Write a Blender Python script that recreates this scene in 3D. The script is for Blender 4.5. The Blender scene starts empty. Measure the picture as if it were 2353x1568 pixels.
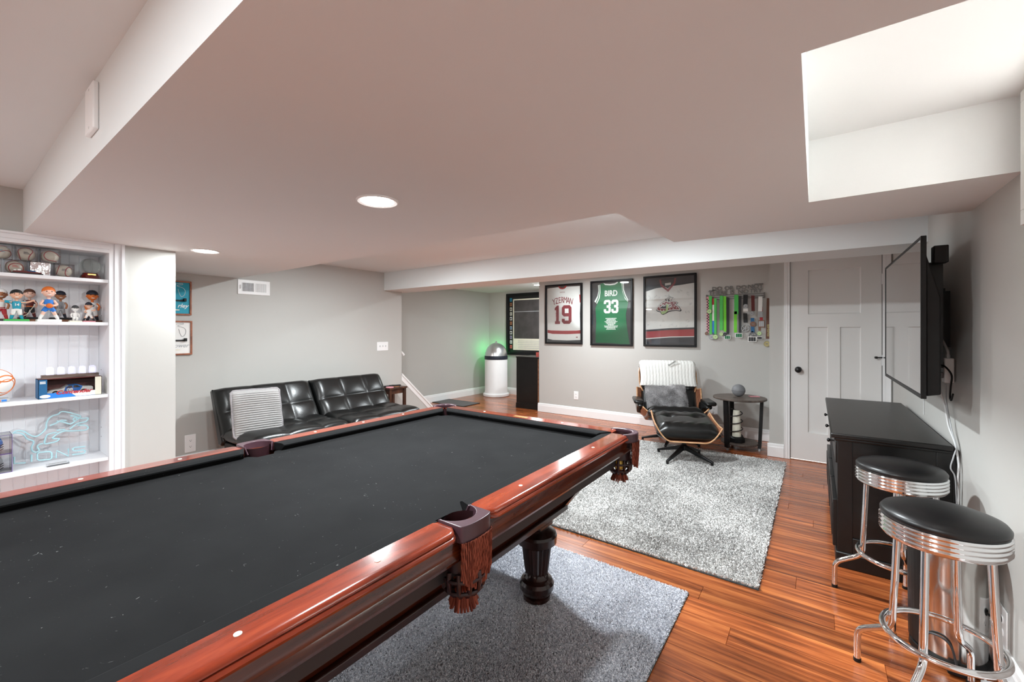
import bpy, bmesh, math, random
import numpy as np
from mathutils import Vector, Matrix, Euler
random.seed(7)
PI = math.pi
scene = bpy.context.scene
COL = scene.collection

# ------------------------------------------------------------------ camera
CAM_H = 1.30
FPX = 965.0                     # focal length in photograph pixels (2353 wide)
YAW = math.radians(35.82)       # the camera looks this far to the -X side of +Y
cd = bpy.data.cameras.new('camera'); cam = bpy.data.objects.new('camera', cd); COL.objects.link(cam)
cam.location = (0, 0, CAM_H); cam.rotation_euler = (PI/2, 0, YAW)
cd.sensor_fit = 'HORIZONTAL'; cd.sensor_width = 36.0; cd.lens = 36.0*FPX/2353.0
cd.shift_y = -23.0/2353.0; cd.clip_start = 0.02; cd.clip_end = 60
scene.camera = cam

# ------------------------------------------------------------------ world, exposure
w = bpy.data.worlds.new('world'); scene.world = w; w.use_nodes = True
bg = w.node_tree.nodes['Background']; bg.inputs[0].default_value = (1.0, 0.955, 0.905, 1); bg.inputs[1].default_value = 8.5
vs = scene.view_settings
vs.view_transform = 'Standard'; vs.look = 'None'; vs.gamma = 1.0; vs.use_curve_mapping = False
vs.exposure = 0.78
scene.cycles.use_denoising = True
scene.cycles.max_bounces = 10; scene.cycles.diffuse_bounces = 6; scene.cycles.transparent_max_bounces = 12
LAMP_W = 25.0                   # watts of every ceiling downlight

# ------------------------------------------------------------------ pixel helpers (a pixel is only a direction)
_F = (-math.sin(YAW), math.cos(YAW)); _R = (math.cos(YAW), math.sin(YAW))
def _u(px):
    t = (px-1176.5)/FPX
    return (_F[0]+_R[0]*t, _F[1]+_R[1]*t)
def onX(px, py, X):
    a, b = _u(px); d = X/a
    return Vector((X, b*d, CAM_H-(py-761.0)*d/FPX))
def onY(px, py, Y):
    a, b = _u(px); d = Y/b
    return Vector((a*d, Y, CAM_H-(py-761.0)*d/FPX))
def onZ(px, py, Z):
    d = FPX*(CAM_H-Z)/(py-761.0); a, b = _u(px)
    return Vector((a*d, b*d, Z))

# ------------------------------------------------------------------ materials
M = {}
def sr(r, g, b):
    f = lambda c: (c/255/12.92) if c <= 10 else ((c/255+0.055)/1.055)**2.4
    return (f(r), f(g), f(b))
def mat(name, col, rough=0.5, metal=0.0, noise=None, bump=None, spec=None, emit=None, trans=0, alpha=1, coat=0, sheen=0, ior=None):
    m = bpy.data.materials.new(name); m.use_nodes = True; nt = m.node_tree
    p = nt.nodes['Principled BSDF']; c = (*col, 1)
    p.inputs['Base Color'].default_value = c; p.inputs['Roughness'].default_value = rough; p.inputs['Metallic'].default_value = metal
    if spec is not None: p.inputs['Specular IOR Level'].default_value = spec
    if trans: p.inputs['Transmission Weight'].default_value = trans
    if ior: p.inputs['IOR'].default_value = ior
    if coat: p.inputs['Coat Weight'].default_value = coat; p.inputs['Coat Roughness'].default_value = 0.06
    if sheen: p.inputs['Sheen Weight'].default_value = sheen
    if alpha < 1: p.inputs['Alpha'].default_value = alpha
    if emit:
        p.inputs['Emission Color'].default_value = (*emit[0], 1); p.inputs['Emission Strength'].default_value = emit[1]
    tc = nt.nodes.new('ShaderNodeTexCoord')
    if noise:                    # (scale, amount, stretch)  -> lightness variation of the base colour
        sc, am = noise[0], noise[1]; st = noise[2] if len(noise) > 2 else (1, 1, 1)
        mp = nt.nodes.new('ShaderNodeMapping'); mp.inputs['Scale'].default_value = st
        n = nt.nodes.new('ShaderNodeTexNoise'); n.inputs['Scale'].default_value = sc; n.inputs['Detail'].default_value = 5
        r = nt.nodes.new('ShaderNodeMapRange'); r.inputs['From Min'].default_value = .3; r.inputs['From Max'].default_value = .7
        r.inputs['To Min'].default_value = 1-am; r.inputs['To Max'].default_value = 1+am
        v = nt.nodes.new('ShaderNodeVectorMath'); v.operation = 'SCALE'; v.inputs[0].default_value = col
        nt.links.new(tc.outputs['Object'], mp.inputs[0]); nt.links.new(mp.outputs[0], n.inputs['Vector'])
        nt.links.new(n.outputs['Fac'], r.inputs['Value']); nt.links.new(r.outputs[0], v.inputs['Scale'])
        nt.links.new(v.outputs[0], p.inputs['Base Color'])
    if bump:                     # (scale, strength)
        n2 = nt.nodes.new('ShaderNodeTexNoise'); n2.inputs['Scale'].default_value = bump[0]; n2.inputs['Detail'].default_value = 4
        b = nt.nodes.new('ShaderNodeBump'); b.inputs['Strength'].default_value = bump[1]; b.inputs['Distance'].default_value = bump[2] if len(bump) > 2 else .002
        nt.links.new(tc.outputs['Object'], n2.inputs['Vector']); nt.links.new(n2.outputs['Fac'], b.inputs['Height'])
        nt.links.new(b.outputs[0], p.inputs['Normal'])
    M[name] = m
    return m
def ramp_wood(name, cols, stretch, scale, rough, coat=0, use_random=False, bump=.15, world=False):
    """streaky wood: noise stretched along the grain, through a colour ramp, a tone per object"""
    m = mat(name, cols[1], rough, coat=coat); nt = m.node_tree; p = nt.nodes['Principled BSDF']
    g = nt.nodes.new('ShaderNodeNewGeometry'); tc = nt.nodes.new('ShaderNodeTexCoord'); oi = nt.nodes.new('ShaderNodeObjectInfo')
    mp = nt.nodes.new('ShaderNodeMapping'); mp.inputs['Scale'].default_value = stretch
    nt.links.new(g.outputs['Position'] if world else tc.outputs['Object'], mp.inputs[0])
    n = nt.nodes.new('ShaderNodeTexNoise'); n.noise_dimensions = '4D'; n.inputs['Scale'].default_value = scale; n.inputs['Detail'].default_value = 6; n.inputs['Roughness'].default_value = .62
    n.inputs['Distortion'].default_value = .6
    nt.links.new(mp.outputs[0], n.inputs['Vector'])
    mu = nt.nodes.new('ShaderNodeMath'); mu.operation = 'MULTIPLY'; mu.inputs[1].default_value = 37.0
    nt.links.new(oi.outputs['Random'], mu.inputs[0]); nt.links.new(mu.outputs[0], n.inputs['W'])
    r = nt.nodes.new('ShaderNodeValToRGB'); r.color_ramp.elements[0].position = .34; r.color_ramp.elements[1].position = .66
    r.color_ramp.elements[0].color = (*cols[0], 1); r.color_ramp.elements[1].color = (*cols[2], 1)
    e = r.color_ramp.elements.new(.5); e.color = (*cols[1], 1)
    nt.links.new(n.outputs['Fac'], r.inputs[0])
    src = r.outputs[0]
    if use_random:
        mr = nt.nodes.new('ShaderNodeMapRange'); mr.inputs['To Min'].default_value = .72; mr.inputs['To Max'].default_value = 1.22
        nt.links.new(oi.outputs['Random'], mr.inputs['Value'])
        v = nt.nodes.new('ShaderNodeVectorMath'); v.operation = 'SCALE'
        nt.links.new(src, v.inputs[0]); nt.links.new(mr.outputs[0], v.inputs['Scale']); src = v.outputs[0]
    nt.links.new(src, p.inputs['Base Color'])
    if bump:
        b = nt.nodes.new('ShaderNodeBump'); b.inputs['Strength'].default_value = bump; b.inputs['Distance'].default_value = .001
        nt.links.new(n.outputs['Fac'], b.inputs['Height']); nt.links.new(b.outputs[0], p.inputs['Normal'])
    return m
def island_mat(name, c0, c1, rough=1.0, patch=None, sheen=0.0):
    """fibres: every tuft its own tone between two colours, with broad patches"""
    m = mat(name, c0, rough, spec=.1); nt = m.node_tree; p = nt.nodes['Principled BSDF']
    g = nt.nodes.new('ShaderNodeNewGeometry')
    mx = nt.nodes.new('ShaderNodeMix'); mx.data_type = 'RGBA'; mx.inputs[6].default_value = (*c0, 1); mx.inputs[7].default_value = (*c1, 1)
    src = g.outputs['Random Per Island']
    if patch:
        n = nt.nodes.new('ShaderNodeTexNoise'); n.inputs['Scale'].default_value = patch; n.inputs['Detail'].default_value = 3
        nt.links.new(g.outputs['Position'], n.inputs['Vector'])
        a = nt.nodes.new('ShaderNodeMath'); a.operation = 'MULTIPLY_ADD'; a.inputs[1].default_value = 2.2; a.inputs[2].default_value = -1.1
        nt.links.new(n.outputs['Fac'], a.inputs[0])
        b = nt.nodes.new('ShaderNodeMath'); b.operation = 'ADD'; b.use_clamp = True
        nt.links.new(src, b.inputs[0]); nt.links.new(a.outputs[0], b.inputs[1]); src = b.outputs[0]
    nt.links.new(src, mx.inputs[0]); nt.links.new(mx.outputs[2], p.inputs['Base Color'])
    return m

mat('wall_paint', sr(186, 185, 181), .62, bump=(220, .12, .0006), noise=(1.3, .015))
mat('ceiling_paint', sr(223, 226, 226), .75, bump=(160, .15, .0007), noise=(.9, .012))
mat('trim_paint', sr(236, 236, 236), .35, bump=(60, .03))
mat('door_paint', sr(222, 221, 219), .38, bump=(70, .04), noise=(3, .01))
mat('shelf_paint', sr(238, 239, 242), .4, noise=(4, .01))
mat('white_plastic', sr(240, 240, 240), .35, noise=(9, .01))
mat('switch_grey', sr(205, 205, 205), .4, noise=(9, .01))
mat('black_gap', (.008, .008, .008), .7, noise=(8, .1))
mat('black_metal', (.008, .008, .0085), .38, .25, noise=(30, .1))
mat('black_satin', (.007, .007, .007), .45, spec=.3, noise=(25, .12))
mat('chrome', (.82, .83, .84), .07, 1.0, noise=(3, .02))
mat('steel', (.62, .61, .59), .16, 1.0, noise=(2, .03))
mat('frame_black', (.008, .008, .009), .42, spec=.25, noise=(25, .1))
mat('leather_black', (.0055, .006, .006), .3, bump=(90, .25, .002), noise=(12, .15))
mat('leather_seam', sr(150, 152, 150), .6, noise=(30, .1))
mat('vinyl_black', (.006, .006, .0065), .36, bump=(260, .12, .0006), noise=(12, .1))
mat('leather_plum', sr(66, 44, 52), .32, bump=(140, .2, .001), noise=(20, .15))
mat('leather_cup', sr(38, 18, 22), .35, bump=(90, .2, .001), noise=(20, .2))
mat('ivory', sr(235, 228, 210), .3, noise=(40, .03))
mat('brass', sr(214, 178, 110), .3, .8, noise=(20, .05))
def glazing(name, refl, tint, rough=.02):
    m = mat(name, tint, rough); nt = m.node_tree; out = nt.nodes['Material Output']
    tr = nt.nodes.new('ShaderNodeBsdfTransparent'); tr.inputs[0].default_value = (*tint, 1)
    gl = nt.nodes.new('ShaderNodeBsdfGlossy'); gl.inputs['Roughness'].default_value = rough
    lw = nt.nodes.new('ShaderNodeLayerWeight'); lw.inputs['Blend'].default_value = .35
    mr = nt.nodes.new('ShaderNodeMapRange'); mr.inputs['To Min'].default_value = refl; mr.inputs['To Max'].default_value = .75
    n = nt.nodes.new('ShaderNodeTexNoise'); n.inputs['Scale'].default_value = 3; ad = nt.nodes.new('ShaderNodeMath'); ad.operation = 'MULTIPLY_ADD'; ad.inputs[1].default_value = .01
    nt.links.new(lw.outputs['Fresnel'], mr.inputs['Value']); nt.links.new(n.outputs['Fac'], ad.inputs[0]); nt.links.new(mr.outputs[0], ad.inputs[2])
    mx = nt.nodes.new('ShaderNodeMixShader'); nt.links.new(ad.outputs[0], mx.inputs[0]); nt.links.new(tr.outputs[0], mx.inputs[1]); nt.links.new(gl.outputs[0], mx.inputs[2])
    nt.links.new(mx.outputs[0], out.inputs['Surface'])
glazing('glass_case', .025, (.98, .985, .98)); glazing('clear_acrylic', .04, (.985, .987, .992)); glazing('pane_glass', .03, (.98, .99, .99))
mat('crystal', (.93, .97, .92), .0, trans=1.0, ior=1.35, noise=(2, .005))
ramp_wood('floor_wood', [sr(94, 46, 23), sr(156, 83, 43), sr(194, 116, 63)], (1.3, 26, 1), 1.3, .27, use_random=True, world=True, bump=.06, coat=.25)
ramp_wood('rail_wood', [sr(82, 28, 14), sr(120, 43, 22), sr(146, 60, 33)], (9, 1.6, 9), 1.6, .16, coat=.6, bump=.03)
ramp_wood('skirt_wood', [sr(44, 15, 8), sr(74, 29, 13), sr(100, 44, 20)], (14, 1.4, 14), 2.2, .22, coat=.4, bump=.05)
ramp_wood('dark_wood', [sr(20, 8, 6), sr(36, 15, 11), sr(54, 24, 18)], (8, 2, 2), 2.5, .25, coat=.3, bump=.05)
ramp_wood('espresso_wood', [sr(40, 20, 13), sr(64, 36, 23), sr(92, 55, 36)], (4, 4, 1.2), 5, .35, bump=.08)
ramp_wood('walnut_ply', [sr(112, 70, 52), sr(150, 98, 72), sr(178, 124, 94)], (2, 8, 2), 4, .35, bump=.05)
ramp_wood('ply_edge', [sr(176, 128, 88), sr(206, 160, 116), sr(226, 186, 146)], (2, 2, 12), 6, .45, bump=.05)
ramp_wood('rustic_top', [sr(58, 50, 46), sr(88, 77, 70), sr(112, 100, 92)], (2, 9, 2), 4, .45, bump=.12)
ramp_wood('clock_wood', [sr(66, 52, 46), sr(98, 80, 72), sr(124, 104, 94)], (9, 1.5, 9), 6, .5, bump=.1)
ramp_wood('riser_wood', [sr(104, 66, 44), sr(146, 98, 68), sr(176, 124, 88)], (9, 1.5, 9), 4, .5, bump=.1)
ramp_wood('sign_frame', [sr(112, 62, 42), sr(150, 88, 60), sr(172, 108, 78)], (5, 5, 5), 4, .5, bump=.1)
ramp_wood('cabinet_black', [(.003, .003, .003), (.0045, .0045, .0045), (.007, .0068, .0065)], (2, 14, 2), 3, .34, bump=.05)
ramp_wood('cabinet_top', [sr(12, 11, 10), sr(17, 16, 15), sr(23, 22, 21)], (14, 1.6, 2), 3, .36, bump=.05)
ramp_wood('globe_base', [sr(62, 16, 12), sr(96, 26, 20), sr(124, 40, 28)], (6, 6, 2), 4, .2, coat=.5, bump=.02)
island_mat('rug_pile', sr(172, 170, 168), sr(240, 239, 237), patch=1.6)
island_mat('rug_pile_blue', sr(186, 188, 196), sr(250, 251, 255), patch=1.2)
island_mat('fur_grey', sr(96, 94, 95), sr(190, 188, 189), patch=9)
island_mat('fringe_thread', sr(84, 38, 28), sr(150, 84, 66), rough=.55)
mat('rug_backing', sr(118, 122, 120), .95, noise=(300, .2))
mat('rug_edge', sr(92, 104, 108), .95, noise=(200, .2))
mat('mat_fibre', sr(98, 97, 96), 1.0, noise=(160, .35), bump=(240, .8, .004))
mat('fur_base', sr(140, 138, 139), 1.0, noise=(30, .2), bump=(120, .6, .004))
mat('plush', sr(164, 162, 161), .95, noise=(60, .05), bump=(300, .5, .002), sheen=.2)
mat('plush_edge', sr(150, 146, 148), .95, noise=(60, .12), bump=(300, .5, .002))
mat('jersey_white', sr(250, 250, 248), .8, noise=(30, .02), bump=(400, .2, .001))
mat('knit_white', sr(232, 232, 228), .95, bump=(260, .5, .002), noise=(40, .03))
# pool cloth: near black felt with pale lint flecks
m = mat('pool_cloth', (.010, .010, .0106), .95, spec=.08); nt = m.node_tree; p = nt.nodes['Principled BSDF']
tc = nt.nodes.new('ShaderNodeTexCoord')
n1 = nt.nodes.new('ShaderNodeTexNoise'); n1.inputs['Scale'].default_value = 75; n1.inputs['Detail'].default_value = 2; n1.inputs['Distortion'].default_value = 1.5
n2 = nt.nodes.new('ShaderNodeTexNoise'); n2.inputs['Scale'].default_value = 7; n2.inputs['Detail'].default_value = 6
n3 = nt.nodes.new('ShaderNodeTexNoise'); n3.inputs['Scale'].default_value = 420
for n in (n1, n2, n3): nt.links.new(tc.outputs['Object'], n.inputs['Vector'])
r1 = nt.nodes.new('ShaderNodeMapRange'); r1.inputs['From Min'].default_value = .725; r1.inputs['From Max'].default_value = .80; r1.inputs['To Max'].default_value = .34
nt.links.new(n1.outputs['Fac'], r1.inputs['Value'])
r2 = nt.nodes.new('ShaderNodeValToRGB'); r2.color_ramp.elements[0].position = .3; r2.color_ramp.elements[1].position = .75
r2.color_ramp.elements[0].color = (.0080, .0081, .0085, 1); r2.color_ramp.elements[1].color = (.0110, .0112, .0116, 1)
nt.links.new(n2.outputs['Fac'], r2.inputs[0])
mx = nt.nodes.new('ShaderNodeMix'); mx.data_type = 'RGBA'; mx.inputs[7].default_value = (.42, .43, .42, 1)
nt.links.new(r1.outputs[0], mx.inputs[0]); nt.links.new(r2.outputs[0], mx.inputs[6]); nt.links.new(mx.outputs[2], p.inputs['Base Color'])
b = nt.nodes.new('ShaderNodeBump'); b.inputs['Strength'].default_value = .3; b.inputs['Distance'].default_value = .0006
nt.links.new(n3.outputs['Fac'], b.inputs['Height']); nt.links.new(b.outputs[0], p.inputs['Normal'])
def flat(name, rgb, rough=.55, **k):
    if name not in M: mat(name, sr(*rgb), rough, noise=(14, .04), **k)
    return name
for nm, rgb in dict(red=(176, 42, 50), maroon=(150, 52, 62), green=(14, 110, 66), offwhite=(236, 235, 232), navy=(26, 32, 48), teal=(20, 152, 178),
                    skyblue=(30, 120, 208), lime=(76, 190, 84), limebright=(110, 210, 44), pink=(224, 150, 160), coral=(228, 112, 104), cream=(226, 222, 204),
                    darkgrey=(58, 58, 60), midgrey=(120, 121, 124), silver=(170, 172, 174), skin=(226, 174, 146), tan=(170, 112, 76), orange=(222, 116, 44),
                    brown=(96, 58, 40), darkred=(92, 24, 20), charcoal=(34, 35, 38), black=(14, 14, 15), grass=(64, 176, 84), yellow=(230, 196, 96),
                    blue=(36, 52, 170), signgrey=(150, 148, 146), bronze=(124, 84, 62), palegold=(176, 164, 110), deepteal=(18, 92, 140), mint=(196, 226, 160),
                    racktone=(112, 110, 108), hair=(120, 74, 40), face=(240, 196, 176), purple=(96, 60, 140)).items(): flat(nm, rgb)
mat('neon_tube', sr(176, 216, 224), .35, noise=(9, .02))
mat('lens_glow', (1, 1, 1), .4, emit=((1, .985, .96), 45.0), noise=(2, .005))
mat('digit_glow', (.8, .85, 1), .3, emit=((.74, .78, 1), 1.5), noise=(2, .005))
mat('digit_case', (.9, .92, 1), .1, emit=((.50, .45, 1), .22), alpha=.35, noise=(2, .005))
mat('green_led', (.1, .9, .3), .4, emit=((.06, 1, .25), 12), noise=(2, .005))
mat('tv_screen', (.06, .06, .06), .03, spec=1.0, coat=1.0, ior=1.9, noise=(2, .02))
mat('foil', (.9, .9, .92), .12, 1.0, bump=(22, .9, .01), noise=(8, .05))
mat('silver_lid', (.66, .67, .69), .28, .9, noise=(5, .04))
mat('pleather_tag', sr(225, 225, 220), .6, noise=(9, .03))

# ------------------------------------------------------------------ geometry collector
class G:
    def __init__(s): s.v = []; s.f = []
    def add(s, vs, fs):
        o = len(s.v); s.v += [tuple(q) for q in vs]; s.f += [tuple(i+o for i in f) for f in fs]; return s
    def box(s, x0, x1, y0, y1, z0, z1):
        return s.add([(x0,y0,z0),(x1,y0,z0),(x1,y1,z0),(x0,y1,z0),(x0,y0,z1),(x1,y0,z1),(x1,y1,z1),(x0,y1,z1)],
                     [(0,3,2,1),(4,5,6,7),(0,1,5,4),(1,2,6,5),(2,3,7,6),(3,0,4,7)])
    def quad(s, a, b, c, d): return s.add([a, b, c, d], [(0, 1, 2, 3)])
    def cyl(s, p0, p1, r0, r1=None, n=16, cap=True):
        r1 = r0 if r1 is None else r1; p0 = Vector(p0); p1 = Vector(p1); d = (p1-p0).normalized()
        a = d.orthogonal().normalized(); b = d.cross(a); vs = []
        for p_, r in ((p0, r0), (p1, r1)):
            for k in range(n):
                t = 2*PI*k/n; vs.append(p_+(a*math.cos(t)+b*math.sin(t))*r)
        fs = [(k, (k+1) % n, n+(k+1) % n, n+k) for k in range(n)]
        if cap: fs += [tuple(range(n-1, -1, -1)), tuple(range(n, 2*n))]
        return s.add(vs, fs)
    def lathe(s, prof, c=(0, 0, 0), n=24, cap=True, flute=None):
        vs = []
        for r, z in prof:
            for k in range(n):
                t = 2*PI*k/n; rr = r
                if flute and flute[0] < z < flute[1] and k % 2: rr = r*flute[2]
                vs.append((c[0]+rr*math.cos(t), c[1]+rr*math.sin(t), c[2]+z))
        m = len(prof); fs = []
        for i in range(m-1):
            for k in range(n):
                fs.append((i*n+k, i*n+(k+1) % n, (i+1)*n+(k+1) % n, (i+1)*n+k))
        if cap: fs += [tuple(range(n-1, -1, -1)), tuple(range((m-1)*n, m*n))]
        return s.add(vs, fs)
    def tube(s, pts, r, n=8, closed=False, cap=True):
        P = [Vector(q) for q in pts]; m = len(P); vs = []; up = None
        for i in range(m):
            a = P[(i-1) % m] if (closed or i > 0) else P[i]; b = P[(i+1) % m] if (closed or i < m-1) else P[i]
            d = (b-a).normalized()
            if up is None: up = d.orthogonal().normalized()
            else: up = (up-d*up.dot(d)).normalized()
            c = d.cross(up); rr = r[i] if isinstance(r, (list, tuple)) else r
            for k in range(n):
                t = 2*PI*k/n; vs.append(P[i]+(up*math.cos(t)+c*math.sin(t))*rr)
        fs = []
        for i in range(m if closed else m-1):
            j = (i+1) % m
            for k in range(n): fs.append((i*n+k, i*n+(k+1) % n, j*n+(k+1) % n, j*n+k))
        if cap and not closed: fs += [tuple(range(n-1, -1, -1)), tuple(range((m-1)*n, m*n))]
        return s.add(vs, fs)
    def prism(s, poly, fn, t0, t1):
        n = len(poly); vs = [fn(a, b, t0) for a, b in poly]+[fn(a, b, t1) for a, b in poly]
        fs = [tuple(range(n)), tuple(range(2*n-1, n-1, -1))]+[(k, (k+1) % n, n+(k+1) % n, n+k) for k in range(n)]
        return s.add(vs, fs)
    def sph(s, c, r, nu=16, nv=10):
        if not isinstance(r, (tuple, list)): r = (r, r, r)
        vs = [(c[0], c[1], c[2]-r[2])]
        for i in range(1, nv):
            ph = -PI/2+PI*i/nv
            for k in range(nu):
                t = 2*PI*k/nu; vs.append((c[0]+r[0]*math.cos(ph)*math.cos(t), c[1]+r[1]*math.cos(ph)*math.sin(t), c[2]+r[2]*math.sin(ph)))
        vs.append((c[0], c[1], c[2]+r[2])); fs = []
        for k in range(nu): fs.append((0, 1+(k+1) % nu, 1+k))
        for i in range(nv-2):
            for k in range(nu): fs.append((1+i*nu+k, 1+i*nu+(k+1) % nu, 1+(i+1)*nu+(k+1) % nu, 1+(i+1)*nu+k))
        L = len(vs)-1
        for k in range(nu): fs.append((L, 1+(nv-2)*nu+k, 1+(nv-2)*nu+(k+1) % nu))
        return s.add(vs, fs)
    def grid(s, fn, nu, nv):
        vs = [fn(i/nu, j/nv) for j in range(nv+1) for i in range(nu+1)]
        fs = [(j*(nu+1)+i, j*(nu+1)+i+1, (j+1)*(nu+1)+i+1, (j+1)*(nu+1)+i) for j in range(nv) for i in range(nu)]
        return s.add(vs, fs)
    def sheet(s, fn, nu, nv, th):
        """a surface fn(u,v)->point given a thickness along its own normal"""
        e = 1e-3; A = []; B = []
        for j in range(nv+1):
            for i in range(nu+1):
                u, v = i/nu, j/nv; p0 = Vector(fn(u, v))
                du = Vector(fn(min(1, u+e), v))-Vector(fn(max(0, u-e), v)); dv = Vector(fn(u, min(1, v+e)))-Vector(fn(u, max(0, v-e)))
                nn = du.cross(dv).normalized(); A.append(p0); B.append(p0-nn*th)
        W = nu+1; N = len(A); fs = []
        for j in range(nv):
            for i in range(nu):
                q = (j*W+i, j*W+i+1, (j+1)*W+i+1, (j+1)*W+i); fs.append(q); fs.append(tuple(N+k for k in reversed(q)))
        ring = [i for i in range(W)]+[j*W+nu for j in range(1, nv+1)]+[nv*W+i for i in range(nu-1, -1, -1)]+[j*W for j in range(nv-1, 0, -1)]
        for a, b in zip(ring, ring[1:]+ring[:1]): fs.append((b, a, N+a, N+b))
        return s.add(A+B, fs)
    def xf(s, mt):
        s.v = [tuple(mt @ Vector(q)) for q in s.v]; return s
    def build(s, name, material, parent=None, smooth=None, bevel=0, seg=2, subs=0, normals=True, merge=False):
        me = bpy.data.meshes.new(name); me.from_pydata(s.v, [], s.f)
        if normals:
            bm = bmesh.new(); bm.from_mesh(me)
            if merge: bmesh.ops.remove_doubles(bm, verts=bm.verts, dist=1e-5)
            bmesh.ops.recalc_face_normals(bm, faces=bm.faces); bm.to_mesh(me); bm.free()
        me.materials.append(M[material] if isinstance(material, str) else material)
        if smooth is not None:
            me.shade_smooth()
            if smooth < 180: me.set_sharp_from_angle(angle=math.radians(smooth))
        o = bpy.data.objects.new(name, me); COL.objects.link(o)
        if parent is not None: o.parent = parent
        if bevel:
            b = o.modifiers.new('bevel', 'BEVEL'); b.width = bevel; b.segments = seg; b.limit_method = 'ANGLE'; b.angle_limit = math.radians(40)
            if smooth is None:
                me.shade_smooth(); me.set_sharp_from_angle(angle=math.radians(50))
        if subs:
            q = o.modifiers.new('subdivision', 'SUBSURF'); q.levels = subs; q.render_levels = subs
        return o

def thing(name, label, cat, loc=(0, 0, 0), rz=0, group=None):
    o = bpy.data.objects.new(name, None); COL.objects.link(o); o.location = loc; o.rotation_euler = (0, 0, rz); o.empty_display_size = .1
    o['label'] = label; o['category'] = cat
    if group: o['group'] = group
    return o
def tag(o, label, cat, group=None):
    o['label'] = label; o['category'] = cat
    if group: o['group'] = group
    return o
def struct(o, label=None):
    o['kind'] = 'structure'
    if label: o['label'] = label
    return o
def stuff(o): o['kind'] = 'stuff'; return o
def copy_tree(o, parent=None):
    c = o.copy(); COL.objects.link(c); c.parent = parent
    for ch in list(o.children): copy_tree(ch, c)
    return c
def text(body, size, material, parent=None, mt=None, ext=.0006, bold=0, name='lettering', ax='CENTER', spacing=1.0, shear=0, sx=1.0):
    cu = bpy.data.curves.new('t', 'FONT'); cu.body = body; cu.size = size; cu.extrude = ext; cu.offset = bold; cu.align_x = ax; cu.align_y = 'CENTER'
    cu.space_character = spacing; cu.shear = shear; cu.resolution_u = 3
    t = bpy.data.objects.new('t', cu); COL.objects.link(t); dg = bpy.context.evaluated_depsgraph_get(); dg.update()
    me = bpy.data.meshes.new_from_object(t.evaluated_get(dg)); bpy.data.objects.remove(t)
    me.transform(Matrix.Diagonal((sx, 1, 1, 1)))
    if mt is not None: me.transform(mt)
    me.materials.clear(); me.materials.append(M[material])
    o = bpy.data.objects.new(name, me); COL.objects.link(o)
    if parent is not None: o.parent = parent
    return o
RX90 = Matrix.Rotation(PI/2, 4, 'X'); FACE_X = Matrix.Rotation(PI/2, 4, 'Z') @ RX90    # lettering facing -Y, lettering facing +X
def T(x, y, z): return Matrix.Translation((x, y, z))
def catmull(pts, n=8, closed=False):
    P = [Vector(q) for q in pts]; out = []; m = len(P)
    for i in range(m if closed else m-1):
        p0 = P[(i-1) % m] if closed or i > 0 else P[i]; p1 = P[i]; p2 = P[(i+1) % m]; p3 = P[(i+2) % m] if closed or i < m-2 else p2
        for k in range(n):
            t = k/n; out.append(.5*((2*p1)+(p2-p0)*t+(2*p0-5*p1+4*p2-p3)*t*t+(3*p1-p0-3*p2+p3)*t**3))
    if not closed: out.append(P[-1])
    return out
def puff(wx, wy, th, ucuts=(), vcuts=(), cut=.5, nu=48, nv=36, rim=.12, flat=.0, power=.42):
    """a stuffed cushion in the XY plane, z = thickness; seams at ucuts / vcuts pull the cover in"""
    g = G()
    us = [0]+list(ucuts)+[1]; vs_ = [0]+list(vcuts)+[1]
    def seg(t, cs):
        for a, b in zip(cs, cs[1:]):
            if t <= b: return (t-a)/(b-a) if b > a else 0
        return 1
    def h(u, v):
        e = (max(0, min(1, u/rim))*max(0, min(1, (1-u)/rim))*max(0, min(1, v/rim))*max(0, min(1, (1-v)/rim)))
        base = max(0, 1-(1-min(1, e))**2)**.5
        a = abs(math.sin(PI*seg(u, us))) if ucuts else 1; b = abs(math.sin(PI*seg(v, vs_))) if vcuts else 1
        tuft = (1-cut)+cut*min(a**power, 1)*min(b**power, 1)
        return base*tuft
    top = lambda u, v: ((u-.5)*wx, (v-.5)*wy, th*.5*h(u, v))
    bot = lambda u, v: ((u-.5)*wx, (v-.5)*wy, -th*.5*(h(u, v) if not flat else flat*max(0, min(1, h(u, v)*1.4))))
    g.grid(top, nu, nv); g.grid(bot, nu, nv)
    g.h = lambda u, v: Vector(((u-.5)*wx, (v-.5)*wy, th*.5*h(u, v)))
    return g
# ================================================================== the room
RW, SW, BKX = .572, -4.80, -3.54          # right wall, sofa wall, bookcase wall (X)
DW, BW = 5.12, 5.78                        # door wall, jersey wall (Y)
ALX, ALY = -5.66, 7.0                      # alcove walls
BE = -3.63                                 # free end of the jersey wall (X)
DL = -.387                                 # free end of the door wall (X)
ZS, ZC, ZB = 1.842, 2.10, 1.858            # soffit, ceiling, beam underside
YN = -2.6                                  # wall behind the camera
PIL = .98                                 # end of the bookcase wall (Y)
SE = 3.95                                  # end of the sofa wall (Y)
BM0, BM1 = 3.65, 4.07                      # beam

fl = struct(G().box(ALX-.1, RW+.1, YN-.1, ALY+.1, -.12, -.003).build('floor', 'floor_wood'), 'reddish brown wood plank floor')
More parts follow.
